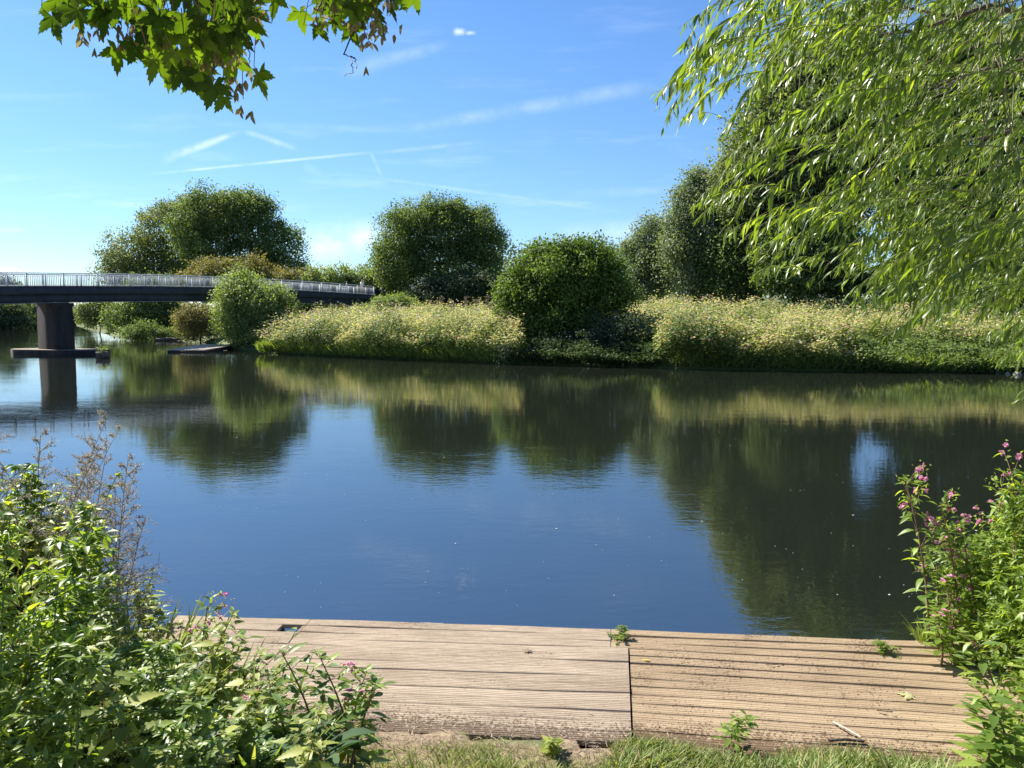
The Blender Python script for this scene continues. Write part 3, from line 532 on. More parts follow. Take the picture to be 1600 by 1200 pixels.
# ---------------------------------------------------------------- people
def person(loc, face, label, skin_c, shirt_c, pants_c, hair_c, h=1.7, stride=.12, arm=.0, short=True, group='people walking past the bridge end'):
    o = empty('person', loc, label, 'person', group, face); s = h/1.7
    def chain(name, vs, es, rs, col, par=o):
        me = bpy.data.meshes.new(name); me.from_pydata([tuple(np.array(v)*s) for v in vs], es, []); ob = bpy.data.objects.new(name, me); C.objects.link(ob); ob.parent = par
        sk = ob.modifiers.new('skin', 'SKIN'); sk.use_smooth_shade = True
        for i, r_ in enumerate(rs):
            d = me.skin_vertices[0].data[i] if len(me.skin_vertices) else None
            if d: d.radius = (r_*s, r_*s*.85)
        ob.modifiers.new('sub', 'SUBSURF').levels = 1; ob.modifiers['sub'].render_levels = 1
        me.materials.append(col); return ob
    def add_skin(me):
        pass
    def mk(name, vs, es, rs, col, par=o):
        me = bpy.data.meshes.new(name); me.from_pydata([tuple(np.array(v)*s) for v in vs], es, []); ob = bpy.data.objects.new(name, me); C.objects.link(ob); ob.parent = par
        sk = ob.modifiers.new('skin', 'SKIN'); sk.use_smooth_shade = True
        if not me.skin_vertices:
            bpy.context.view_layer.objects.active = ob; ob.select_set(True)
        if me.skin_vertices:
            for i, r_ in enumerate(rs): me.skin_vertices[0].data[i].radius = (r_*s, r_*s*.85)
            me.skin_vertices[0].data[0].use_root = True
        sb = ob.modifiers.new('sub', 'SUBSURF'); sb.levels = 1; sb.render_levels = 1; me.materials.append(col); return ob
    a = stride; sh = [(0, 0, .93), (0, 0, 1.15), (0, 0, 1.38), (0, .01, 1.49), (0, .02, 1.60), (0, .03, 1.67),
          (.1, 0, .9), (.11, a*.6, .5), (.11, a*.4-.05, .08), (.11, a*.4+.12, .03), (-.1, 0, .9), (-.11, -a*.2, .5), (-.11, -a-.05, .1), (-.11, -a+.1, .03),
          (.18, 0, 1.37), (.23, -.04-a*.3, 1.1), (.22, .06+arm, .88+arm), (.22, .09+arm, .8+arm), (-.18, 0, 1.37), (-.23, a*.3, 1.1), (-.22, .14, .90), (-.22, .18, .82)]
    es = [(0, 1), (1, 2), (2, 3), (3, 4), (4, 5), (0, 6), (6, 7), (7, 8), (8, 9), (0, 10), (10, 11), (11, 12), (12, 13), (2, 14), (14, 15), (15, 16), (16, 17), (2, 18), (18, 19), (19, 20), (20, 21)]
    rs = [.12, .12, .13, .05, .085, .08, .085, .055, .035, .03, .085, .055, .035, .03, .055, .04, .03, .028, .055, .04, .03, .028]
    mk('body', sh, es, rs, skin_c)
    mk('shirt', [sh[1], sh[0], sh[2], (0, 0, 1.42), sh[14], (.21, -.02, 1.22), sh[18], (-.21, .02, 1.22)], [(0, 1), (0, 2), (2, 3), (2, 4), (4, 5), (2, 6), (6, 7)], [.15, .15, .16, .08, .075, .06, .075, .06], shirt_c)
    kz = .55 if short else .12
    mk('trousers', [sh[0], (.1, 0, .88), (.11, a*.5, kz), (-.1, 0, .88), (-.11, -a*.2 if short else -a, kz)], [(0, 1), (1, 2), (0, 3), (3, 4)], [.135, .1, .085, .1, .085], pants_c)
    mk('hair', [(0, -.02, 1.66), (0, -.05, 1.56), (0, -.05, 1.45 if hair_c[1] else 1.54)], [(0, 1), (1, 2)], [.095, .085, .05], hair_c[0])
    return o
def cm(name, c, r_=.8): return plain(name, c, tuple(min(1, q*1.15) for q in c), 12, r_, 0)
sk_, hb_, hd_ = cm('skin', (.55, .34, .24), .6), cm('hair_blond', (.45, .3, .15)), cm('hair_dark', (.06, .04, .03))
wh, tl, tan, gy, pk = cm('cloth_white', (.75, .75, .73)), cm('cloth_teal', (.03, .28, .26)), cm('cloth_tan', (.4, .24, .17)), cm('cloth_grey', (.35, .38, .42)), cm('cloth_brown', (.2, .12, .1))
PEOPLE = []
def ppl(px, py, Y, zf, *a, **k): p_ = P(px, py, Y); person((p_[0], p_[1], zf), *a, **k)
ppl(542, 450, 83.5, 4.66, R(100), 'person in grey top behind the last stretch of bridge railing', sk_, gy, gy, (hd_, False), short=False)
ppl(566, 450, 80.6, 4.72, R(150), 'person with fair hair in white top and brown shorts at the railing end', sk_, wh, tan, (hb_, True), 1.72)
ppl(596, 450, 84.5, 4.3, R(-60), 'person in teal top with dark hair right of the bridge end', sk_, tl, pk, (hd_, False), 1.65, arm=.15)
ppl(609, 450, 85.2, 4.1, R(-70), 'person in pale beige top half hidden by the bramble mound', sk_, cm('cloth_beige', (.5, .42, .3)), tan, (hb_, True), 1.6)

# ---------------------------------------------------------------- platform, driftwood
wood_old = plain('old_planks', (.4, .33, .25), (.62, .53, .42), 6, .85, .4, sc=(1, 8, 1))
pf = G(318, 543, .25); o = empty('floating_platform', (pf[0], pf[1], 0), 'small pale wooden landing platform at the foot of the willow shrub', 'platform')
m = MB()
for i in range(11): m.box((-1.35+i*.27, 0, .27), (.125, 2.6, .025), 0)
m.build('deck_boards', wood_old, o)
m = MB(); m.box((0, -2.5, .12), (1.45, .06, .12)); m.box((0, 2.5, .12), (1.45, .06, .12)); m.box((-1.4, 0, .12), (.05, 2.43, .12)); m.box((1.4, 0, .12), (.05, 2.43, .12)); m.build('float_frame', twigm, o)
o.rotation_euler = (R(2.2), 0, R(-6))
def log(px, py, z, length, r_, rz, label, extra=False):
    p_ = G(px, py, z); o = empty('drift_log', p_, label, 'driftwood', rz=rz); m = MB()
    m.tube(limb_pts([-length/2, 0, 0], [length/2, 0, r_*.4], 9, 0, .02), r_*(1+.2*rng.normal(size=9)), 9); m.build('trunk', bark, o, True)
    m = MB()
    for k in range(4): s_ = np.array([rng.uniform(-.4, .4)*length, 0, r_*.5]); m.tube(limb_pts(s_, s_+rsph(1)[0]*length*.25+[0, 0, .1*length], 5), np.linspace(r_*.3, r_*.08, 5), 5)
    m.build('stub', bark, o, True)
    if extra: m = MB(); n = 60; m.scatter(SMALL, rng.normal(size=(n, 3))*[.12, .1, .1]+[0, 0, r_+.22], rsph(n), rsph(n), .16, rng.random(n)); m.build('sprig', L['fresh'], o)
log(161, 557, .12, .7, .27, R(15), 'stubby dark log with a green sprig lodged at the pier footing tip', True)
log(268, 531, .1, 3.2, .16, R(10), 'bleached fallen log lying at the waterline beneath the bridge span')
def rocks(pts_, label, group):
    for x, y, s_ in pts_:
        p_ = G(x, y, .02); m = MB(); n = 7
        th, ph = np.meshgrid(np.arange(10)*2*np.pi/10, np.linspace(.15, np.pi-.15, n)); rr = s_*(1+.18*rng.normal(size=th.shape))
        v = np.stack([rr*np.cos(th)*np.sin(ph)*1.3, rr*np.sin(th)*np.sin(ph), rr*np.cos(ph)*.7], -1).reshape(-1, 3)
        f = [[i*10+j, i*10+(j+1) % 10, (i+1)*10+(j+1) % 10, (i+1)*10+j] for i in range(n-1) for j in range(10)]; m.add(v, f)
        m.add(v[:10], [list(range(10))]); o = m.build('rock', plain_rock, None, True); o.location = p_; tag(o, label, 'rock', group)
plain_rock = plain('pale_stone', (.14, .135, .12), (.30, .28, .25), 4, .9, .5)
rocks([(256, 531, .5), (263, 530, .35), (277, 531, .3)], 'pale rock at the waterline under the bridge span', 'rocks by the fallen log')
rocks([(1575, 584, .13), (1590, 585, .16), (1608, 585, .2), (1560, 583, .1)], 'pale stone at the waterline at the right end of the far bank', 'stones on the right far bank')

# ---------------------------------------------------------------- landing decks
def wood_mat(name, c1, c2, c3, dirtc, dirt=.5):
    m, b, p, o = new_mat(name); t = b.n('ShaderNodeTexCoord').outputs['Object']
    at = b.n('ShaderNodeAttribute'); at.attribute_name = 'rnd'
    g_ = b.noise(b.mapping(t, (2.5, 90, 20)), 1.0, 7, .75, .3); col = b.ramp(g_, [(.25, c1), (.5, c2), (.75, c3)])
    blot = b.noise(b.mapping(t, (1.6, 3.5, 1)), 1.0, 4, .6)
    col = b.mix(b.mr(blot, .35, .7, 0, .45), col, (*c1, 1)); col = b.mix(b.mr(at.outputs['Fac'], 0, 1, 0, .18, False), col, (c3[0]*1.1, c3[1]*1.1, c3[2]*1.1, 1))
    sp = b.noise(t, 55, 4, .75); d1 = b.noise(t, 1.7, 4, .6)
    sy = b.n('ShaderNodeSeparateXYZ'); b.put(sy.inputs[0], t)
    edge = b.mr(sy.outputs[1], -1.75, -1.2, .32, 0); thr = b.m('SUBTRACT', b.m('ADD', .70-dirt*.12, 0), b.m('ADD', edge, b.mr(d1, .5, .75, 0, .13)))
    df = b.mr(b.m('SUBTRACT', sp, thr), 0, .06, 0, .85); col = b.mix(df, col, (*dirtc, 1))
    b.put(p.inputs['Base Color'], col); p.inputs['Roughness'].default_value = .82; p.inputs['Specular IOR Level'].default_value = .25
    bp = b.n('ShaderNodeBump'); bp.inputs['Strength'].default_value = .5; bp.inputs['Distance'].default_value = .004
    b.put(bp.inputs['Height'], b.m('ADD', g_, sp)); b.put(p.inputs['Normal'], bp.outputs[0]); return m
wood_l = wood_mat('weathered_grey_boards', (.20, .15, .105), (.36, .285, .21), (.56, .47, .365), (.10, .065, .04), .5)
wood_r = wood_mat('tan_boards', (.18, .125, .075), (.33, .245, .155), (.52, .41, .27), (.10, .06, .035), .9)
wood_d = plain('deck_frame', (.05, .035, .025), (.1, .07, .05), 5, .9, .3)
def board(mb, u0, u1, v0, wd, z, ng, depth, warp=0.0, n=24, tilt=0.0):
    """one grooved board from u0 to u1, far edge at v0, running back by wd"""
    prof = [(0, -.035), (0, -.002), (.003, 0)]
    for k in range(ng):
        c = wd*(k+.5)/ng; g_ = wd/ng*.30
        prof += [(c-g_, 0), (c-g_*.6, -depth), (c+g_*.6, -depth), (c+g_, 0)]
    prof += [(wd-.003, 0), (wd, -.002), (wd, -.035)]
    us = np.linspace(u0, u1, n); k = len(prof); ph = rng.uniform(0, 6)
    zz = z+warp*np.sin(us*1.9+ph)*.004+.002*np.sin(us*5+ph); vv = v0+.0025*np.sin(us*2.3+ph)+warp*.006*np.sin(us*1.1+1)+tilt*us
    v = np.array([[u, va-o_, za+h_] for u, va, za in zip(us, vv, zz) for o_, h_ in prof])
    i = np.arange(n-1)[:, None]*k; j = np.arange(k-1)[None]; f = np.stack([i+j, i+k+j, i+k+j+1, i+j+1], -1).reshape(-1, 4)
    r_ = rng.random(); mb.add(v, f, r_); mb.add(v[:k], [list(range(k))[::-1]], r_); mb.add(v[-k:], [list(range(k))], r_)
def landing(label, mat, segs, z, ng, depth, pitch, gap, v_front, nrow, warp, frame_u, tilt=0.0):
    o = empty('landing_deck', (dk0[0], dk0[1], 0), label, 'deck', rz=YAW); mb = MB()
    for r_ in range(nrow):
        v0 = v_front-r_*pitch
        for u0, u1 in segs(r_): board(mb, u0, u1, v0, pitch-gap*(1+.35*rng.normal()), z+rng.normal()*.0012, ng, depth, warp, tilt=tilt*(max(0, 1-r_/4) if tilt == .045 else 1))
    mb.build('boards', mat, o)
    f = MB(); ua, ub = frame_u
    f.box(((ua+ub)/2, v_front-.05+((ua+ub)/2*tilt if tilt > .05 else 0), z-.095), ((ub-ua)/2-.01, .025, .055), tilt if tilt > .05 else 0); f.box(((ua+ub)/2, v_front-nrow*pitch*.5-.05, z-.18), ((ub-ua)/2-.03, nrow*pitch*.5-.14, .02))
    for u in np.arange(ua+.15, ub, .6): f.box((u, v_front-nrow*pitch*.5-.08, z-.1), (.03, nrow*pitch*.5-.16, .06))
    f.build('joists', wood_d, o); return o
sL = duv(G(487, 968, .35))[0]; vL = float(duv(G(700, 979, .35))[1]); hole0, hole1 = duv(G(455, 976, .35))[0], duv(G(487, 972, .35))[0]
sR = duv(G(982, 1010, .34))[0]
PIT = .114
landing('pale grey weathered deck section between the diagonal seam and the tan deck', wood_l, lambda r_: [(sL+.004, (-.005 if r_ < 3 else sR-.005))], .352, 5, .009, PIT, .0025, 0.0, 14, .6, (sL+.02, -.03), .055)
landing('bleached grey deck section at the left edge with a square hole', wood_l,
        lambda r_: ([(-3.5, sL-.19), (sL-.022, sL-.005)] if r_ == 1 else [(-3.5, sL-.005)]), .352, 5, .009, PIT, .0025, 0.0, 14, .7, (-3.45, sL-.2), .055)
landing('tan-brown deck section on the right with wide dark board gaps', wood_r, lambda r_: [((.0 if r_ < 3 else sR+.008), 2.78-.02*r_)], .344, 4, .006, .112, .010, .0, 15, .5, (-.012, 2.45), .045)

# ---------------------------------------------------------------- near vegetation prototypes
def stemcurve(h, lean=.15, n=9): t = np.linspace(0, 1, n); a = rng.uniform(0, 6.28); l = lean*h*t**2; return np.c_[np.cos(a)*l, np.sin(a)*l, t*h]
def at(p, t): i = np.clip(t*(len(p)-1), 0, len(p)-1.001); k = i.astype(int); return p[k]+(p[k+1]-p[k])*(i-k)[:, None]
def fin_proto(o, parts):
    for nm, m, mat in parts: m.build(nm, mat, o)
    return o
def nettle(seed):
    o = empty('nettle', (0, 0, 0), 'x', 'plant'); st = MB(); lf = MB(); ck = MB()
    h = 1.0; p = stemcurve(h, .18); st.tube(p, np.linspace(.0055, .002, len(p)), 5); npair = 15
    ts = np.linspace(.1, .99, npair)
    for k, t in enumerate(ts):
        c = at(p, np.array([t]))[0]; a0 = k*np.pi/2+rng.normal()*.15
        for q in (0, np.pi):
            a = a0+q; d = np.array([[math.cos(a), math.sin(a), .35-rng.random()*.9+(.6 if t > .93 else 0)]]); L_ = (.115-.05*abs(t-.45))*(1-.55*max(0, t-.75)/.25)*rng.uniform(.8, 1.2)
            pet = c+np.array([math.cos(a), math.sin(a), .3])*.03; st.tube([c, pet], .0012, 3)
            lf.scatter(NETTLE, [pet], d, np.array([[0, 0, 1.]])+rng.normal(size=(1, 3))*.25, L_, np.array([rng.random()*.9*(.8+.2*t)]))
            if .5 < t < .93:
                for _ in range(3):
                    b = a+rng.normal()*.7; n = 14; tt = np.linspace(0, 1, n); s_ = np.c_[c[0]+np.cos(b)*.04*tt**.6, c[1]+np.sin(b)*.04*tt**.6, c[2]-.05*tt**1.5]
                    ck.scatter(DIAMOND, s_, rsph(n), rsph(n), .009, rng.random(n)*.6+.3)
            # axillary small leaves
            n = 3; lf.scatter(NETTLE, np.repeat([c], n, 0), np.c_[np.cos(a+rng.normal(size=n)), np.sin(a+rng.normal(size=n)), rng.uniform(-.2, .6, n)], rsph(n)*.4+[0, 0, 1], rng.uniform(.03, .06, n), rng.random(n)*.9)
    return fin_proto(o, [('stem', st, stemg), ('leaves', lf, L['nettle']), ('catkins', ck, L['samara'])])
def flower(mb, c, s=.03):
    n = 5; a = rng.uniform(0, 6.28); d = unit(np.array([[math.cos(a), math.sin(a), -.1]])); dirs = unit(d+rsph(n)*.8)
    mb.scatter(PETAL, np.repeat([c], n, 0), dirs, rsph(n)+d, s*rng.uniform(.7, 1.1, n), rng.random(n))
    mb.scatter(PETAL, [c-d[0]*.4*s], d, np.array([[0, 0, 1.]]), s*.7, .2)
def balsam(seed, fl=True, h=1.0, nw=9, ll=.15):
    o = empty('balsam', (0, 0, 0), 'x', 'plant'); st = MB(); lf = MB(); fw = MB(); p = stemcurve(h, .16); st.tube(p, np.linspace(.009, .003, len(p)), 7)
    for k, t in enumerate(np.linspace(.22, .97, nw)):
        c = at(p, np.array([t]))[0]
        for q in range(3):
            a = q*2.094+k*1.05+rng.normal()*.15; L_ = ll*(1.1-.55*t)*rng.uniform(.85, 1.2)
            b = c+np.array([math.cos(a), math.sin(a), .5])*.025; st.tube([c, b], .0016, 3)
            lf.scatter(BALSAM, [b], np.array([[math.cos(a), math.sin(a), rng.uniform(-.35, .5)+(.5 if t > .9 else 0)]]), np.array([[0, 0, 1.]])+rng.normal(size=(1, 3))*.25, L_, np.array([rng.random()*.95]))
        if t > .4:
            for q in range(2):
                a = rng.uniform(0, 6.28); e = c+np.array([math.cos(a)*.12, math.sin(a)*.12, .12])*rng.uniform(.6, 1.2)*h; st.tube([c, (c+e)/2+[0, 0, .01], e], [.0022, .0018, .0012], 4)
                n = 5; lf.scatter(BALSAM, c+(e-c)*rng.random((n, 1)), rsph(n)*[1, 1, .4]+[0, 0, .2], rsph(n)*.4+[0, 0, 1], rng.uniform(.04, .09, n), rng.random(n)*.95)
                if fl and t > .6:
                    for _ in range(2 if rng.random() < .6 else 0): flower(fw, e+rng.normal(size=3)*.018, .030)
                    n = 6; lf.scatter(SMALL, e+rng.normal(size=(n, 3))*.02, rsph(n), rsph(n), .022, .9)
    parts = [('stem', st, stemr), ('leaves', lf, L['balsam'])]
    if fl: parts.append(('flowers', fw, L['pink']))
    return fin_proto(o, parts)
def mugwort(seed):
    o = empty('mugwort', (0, 0, 0), 'x', 'plant'); st = MB(); lf = MB(); h = 1.0; p = stemcurve(h, .3, 11); st.tube(p, np.linspace(.005, .0012, len(p)), 5)
    for t in np.linspace(.3, .99, 22):
        c = at(p, np.array([t]))[0]; a = rng.uniform(0, 6.28); l = (.34*(1.15-t))*rng.uniform(.6, 1.2); d = np.array([math.cos(a)*.8, math.sin(a)*.8, rng.uniform(.4, .9)])
        s_ = np.linspace(0, 1, 6)[:, None]; q = c+d*l*s_+np.array([0, 0, -.25*l])*s_**2; st.tube(q, np.linspace(.002, .0007, 6), 3)
        n = 46; tt = rng.uniform(.15, 1, n); pp = at(q, tt)+rng.normal(size=(n, 3))*.006; lf.scatter(SMALL, pp, rsph(n)+d, rsph(n), rng.uniform(.005, .012, n), rng.random(n))
        for _ in range(4):
            b = at(q, rng.uniform(.2, .9, 1))[0]; e = b+unit(rsph(1)[0]+d)*l*.32; st.tube([b, e], .0008, 3); n = 16; lf.scatter(SMALL, b+(e-b)*rng.random((n, 1)), rsph(n), rsph(n), rng.uniform(.004, .010, n), rng.random(n))
    n = 30; t = rng.uniform(.05, .5, n); lf.scatter(SMALL, at(p, t), rsph(n), rsph(n), rng.uniform(.03, .07, n), rng.random(n)*.6)
    return fin_proto(o, [('stem', st, plume), ('seedheads', lf, plume)])
def dock(seed):
    o = empty('dock', (0, 0, 0), 'x', 'plant'); st = MB(); lf = MB()
    for k in range(14):
        a = k*2.4; e = np.array([math.cos(a), math.sin(a), 0])*rng.uniform(.03, .1)+[0, 0, rng.uniform(.08, .35)]; st.tube([[0, 0, 0], e*.5+[0, 0, .02], e], .004, 5)
        lf.scatter(DOCK, [e], np.array([[math.cos(a), math.sin(a), rng.uniform(-.1, .9)]]), np.array([[0, 0, 1.]])+rng.normal(size=(1, 3))*.25, rng.uniform(.13, .21), np.array([rng.random()]))
    return fin_proto(o, [('stalk', st, stemg), ('leaves', lf, L['dock'])])
def leafy(seed):   # bushy small-leaved riverside plant
    o = empty('leafy_plant', (0, 0, 0), 'x', 'plant'); st = MB(); lf = MB(); fw = MB(); p = stemcurve(1.0, .14); st.tube(p, np.linspace(.006, .002, len(p)), 5)
    for t in np.linspace(.12, .98, 26):
        c = at(p, np.array([t]))[0]; a = rng.uniform(0, 6.28); l = .24*(1.12-t)*rng.uniform(.6, 1.2)+.03; e = c+np.array([math.cos(a), math.sin(a), .6])*l; st.tube([c, (c+e)/2, e], .0015, 3)
        n = 22; pp = c+(e-c)*rng.random((n, 1)); lf.scatter(BALSAM, pp, rsph(n)*[1, 1, .5]+(e-c)*2, rsph(n)*.5+[0, 0, 1], rng.uniform(.03, .065, n), rng.random(n)*.95)
    return fin_proto(o, [('stem', st, stemg), ('leaves', lf, L['balsam'])])
def tuft(seed, n=46, h=.32):
    o = empty('grass_tuft', (0, 0, 0), 'x', 'plant'); lf = MB(); a = rng.uniform(0, 6.28, n)
    lf.scatter(BLADE, np.c_[rng.normal(size=(n, 2))*.03, np.zeros(n)], np.c_[np.cos(a)*.45, np.sin(a)*.45, np.full(n, 1.)], np.c_[-np.cos(a), -np.sin(a), np.full(n, .3)], h*rng.uniform(.5, 1.2, n), rng.random(n), .5)
    return fin_proto(o, [('blades', lf, L['grass'])])
def straw(seed):
    o = empty('dead_stalks', (0, 0, 0), 'x', 'plant'); st = MB(); lf = MB()
    for _ in range(16):
        a = rng.uniform(0, 6.28); l = rng.uniform(.5, 1.1); d = np.array([math.cos(a), math.sin(a), rng.uniform(.15, 1.2)]); t = np.linspace(0, 1, 7)[:, None]
        q = unit(d)*l*t+np.array([0, 0, -.35*l])*t**2+rng.normal(size=(7, 3))*.012; q[:, 2] = np.abs(q[:, 2]); st.tube(q, np.linspace(.003, .001, 7), 4, rng.random())
        n = 9; tt = rng.uniform(.2, 1, n); lf.scatter(BLADE, at(q, tt), rsph(n)+[0, 0, -.3], rsph(n), rng.uniform(.06, .18, n), rng.random(n), .6)
    return fin_proto(o, [('stems', st, drym), ('blades', lf, drym)])
PR = {'straw': [straw(0), straw(1)], 'nettle': [nettle(i) for i in range(3)], 'balsam': [balsam(i) for i in range(3)], 'plainbalsam': [balsam(9, False, 1, 8, .17) for i in range(2)], 'mugwort': [mugwort(i) for i in range(2)], 'dock': [dock(0)], 'leafy': [leafy(i) for i in range(3)], 'tuft': [tuft(i) for i in range(2)]}
used = set(); cnt = {}
def place(kind, px, py, Y, label, group, hmin=.2, hmax=1.7, rz=None, wide=None, gz=None):
    """a plant whose tip appears at (px,py) when it stands Y metres away"""
    p_ = P(px, py, Y); z0 = float(ground_z(np.array([p_[0]]), np.array([Y]))[0]) if gz is None else gz
    h_ = p_[2]-z0
    if h_ < hmin or z0 < -.2: return None
    h_ = min(h_, hmax); cnt[kind] = cnt.get(kind, 0)+1; pr = PR[kind][cnt[kind] % len(PR[kind])]
    o = pr if pr.name not in used else copy_tree(pr); used.add(pr.name); used.add(o.name)
    o.location = (float(p_[0]), float(Y), z0-.02); wd = wide or (.55*h_+.45); o.scale = (wd, wd, h_ if kind not in ('dock', 'tuft', 'straw') else wd)
    o.rotation_euler = (rng.normal()*.06, rng.normal()*.06, rng.uniform(0, 6.28) if rz is None else rz)
    if 'group' in o: del o['group']
    return tag(o, label, 'plant', group)
def outl(x): return np.interp(x, [-300, 0, 70, 110, 150, 200, 250, 290, 330, 370, 420, 470, 520, 560, 590], [700, 720, 715, 800, 860, 880, 915, 925, 985, 1000, 1040, 1040, 1060, 1085, 1110])
# left thicket
for i in range(185):
    x = rng.uniform(-260, 555); Y = rng.uniform(2.7, 5.9); y = outl(x)+abs(rng.normal())*85+5+max(0, 4.4-Y)*45
    if i < 34: x = rng.uniform(-150, 130); Y = rng.uniform(4.4, 5.7); y = outl(x)+rng.uniform(0, 60)
    u_, v_ = duv(P(x, y, Y))
    if v_ > -.2 or (v_ > -1.95 and u_ > -3.25): 
        if u_ > -3.25: continue
    if rng.random() < .62: place('nettle', x, y, Y, 'nettle with toothed leaves in the thicket left of the deck', 'nettles left of the deck', .25, 1.75, wide=rng.uniform(1.0, 1.35))
    else: place('leafy', x, y, Y, 'bushy small-leaved plant in the thicket left of the deck', 'leafy plants left of the deck', .25, 1.75, wide=rng.uniform(.9, 1.3))
for x, y, Y in [(-10, 640, 4.9), (30, 655, 5.2), (130, 700, 5.3), (165, 715, 5.1), (90, 690, 5.4), (180, 830, 5.3), (60, 645, 4.7), (-40, 640, 4.6), (150, 790, 5.0), (20, 700, 4.4), (100, 740, 4.8), (190, 850, 4.9), (150, 720, 5.5), (175, 760, 5.4), (120, 690, 5.6), (45, 650, 5.0), (185, 800, 5.6), (140, 740, 5.3), (5, 620, 5.2), (195, 835, 5.5), (75, 670, 5.5)]:
    place('mugwort', x, y, Y, 'brown dried mugwort plume rising at the left edge over the water', 'dried mugwort at the left edge', .3, 1.8, wide=1.5)
for x, y, Y in [(365, 985, 4.1), (500, 1010, 3.8), (555, 1030, 3.75), (450, 1050, 3.7), (250, 1000, 4.0), (540, 1080, 3.6), (410, 1060, 3.9), (320, 1000, 4.1), (470, 1110, 3.5)]:
    place('plainbalsam', x, y, Y, 'broad-leaved young balsam at the front left edge of the deck', 'young balsam left of the deck', .2, 1.2, wide=1.0)
for x, y, Y in [(540, 1045, 3.8), (300, 940, 4.4), (390, 1100, 3.6)]:
    place('balsam', x, y, Y, 'pink-tipped balsam among the nettles left of the deck', 'flowering balsam left of the deck', .2, 1.2, wide=.8)
for x, y, Y in [(440, 1150, 3.35), (500, 1150, 3.4), (380, 1170, 3.3)]:
    place('dock', x, y, Y, 'large dark crinkled dock leaves at the foot of the left thicket', 'dock leaves at the left foot', -1, 2, wide=1.05)
for x, y, Y in [(30, 1040, 4.0), (90, 1060, 3.6), (170, 1030, 4.2), (260, 930, 5.2), (20, 900, 4.5), (120, 980, 4.4), (-40, 1000, 4), (60, 960, 4.9), (150, 950, 4.9), (200, 990, 4.5), (300, 960, 4.8), (90, 900, 5.2), (220, 1040, 3.9), (330, 1060, 3.8), (400, 1140, 3.4), (140, 1100, 3.4)]:
    place('tuft', x, y, Y, 'long arching grass tuft in the thicket left of the deck', 'grass tufts in the left thicket', -.5, 2, wide=2.0)
for x, y, Y in [(60, 1110, 3.5), (130, 1080, 3.7), (20, 1050, 4.0), (230, 1060, 3.9), (110, 1000, 4.5), (190, 1150, 3.3), (250, 1000, 4.6), (10, 950, 4.6), (150, 880, 5.2), (320, 1100, 3.5), (60, 830, 5.3)]:
    place('straw', x, y, Y, 'pale dead stalks tangled among the nettles left of the deck', 'dead stalks in the left thicket', -.5, 2, wide=.85)
# right thicket
def outr(x): return np.interp(x-38, [1380, 1440, 1455, 1500, 1560, 1600, 1700], [1000, 960, 840, 775, 770, 745, 700])
for i in range(210):
    x = rng.uniform(1480, 1820); Y = rng.uniform(4.4, 6.4); y = outr(x)+abs(rng.normal())*100+10
    u_, v_ = duv(P(x, y, Y))
    if u_ < 2.66+.05*min(0, v_) : continue
    if x < 1500 and y < 850: continue
    place('leafy', x, y, Y, 'bushy small-leaved plant in the sunny thicket right of the deck', 'leafy plants right of the deck', .3, 1.6, wide=rng.uniform(.9, 1.3))
for x, y, Y in [(1465, 745, 5.6), (1515, 775, 5.5), (1475, 860, 5.5), (1495, 910, 5.3), (1655, 690, 5.2), (1600, 740, 5.0), (1475, 960, 5.2), (1570, 760, 5.6), (1540, 820, 5.4), (1690, 700, 5.6), (1495, 830, 5.6)]:
    place('balsam', x, y, Y, 'pink-flowered balsam leaning out at the right edge over the dark water', 'flowering balsam right of the deck', .3, 2.0, gz=.35, wide=1.0)
for x, y, Y in [(1560, 1040, 4.0), (1600, 1000, 4.2), (1545, 1110, 3.85), (1600, 1090, 3.7), (1640, 1050, 3.9)]:
    place('plainbalsam', x, y, Y, 'large-leaved green balsam at the right front corner of the deck', 'green balsam at the right corner', .15, 1.2, wide=1.1)
for x, y, Y in [(1475, 1000, 5.5), (1440, 1010, 5.6), (1500, 1020, 5.2)]:
    place('tuft', x, y, Y, 'short grass tuft growing over the far right corner of the deck', 'grass tufts on the right corner', -.5, 2, wide=.7, gz=.33)
# weeds growing through the deck
q = G(967, 1000, .345); o = place('leafy', 967, 985, q[1], 'low weed growing in the joint between the two decks at the water edge', None, 0, 2, wide=.42, gz=.34); o.scale = (.45, .45, .12)
q = G(1385, 1018, .34); o = place('leafy', 1385, 1005, q[1], 'sparse weed on the tan deck near the right water edge', None, 0, 2, wide=.4, gz=.33); o.scale = (.5, .5, .11)
q = G(1140, 1165, .36); o = place('plainbalsam', 1140, 1110, q[1], 'single young balsam seedling at the front edge of the tan deck', None, 0, 2, wide=.6, gz=.36); o.scale = (.62, .62, .24)
q = G(862, 1170, .36); o = place('nettle', 862, 1150, q[1], 'small bright weed at the front edge of the grey deck', None, 0, 2, wide=.5, gz=.36); o.scale = (.6, .6, .13)
for k_, l_ in PR.items():
    for o in l_:
        if o.name not in used:
            for ch in list(o.children): bpy.data.objects.remove(ch)
            bpy.data.objects.remove(o)

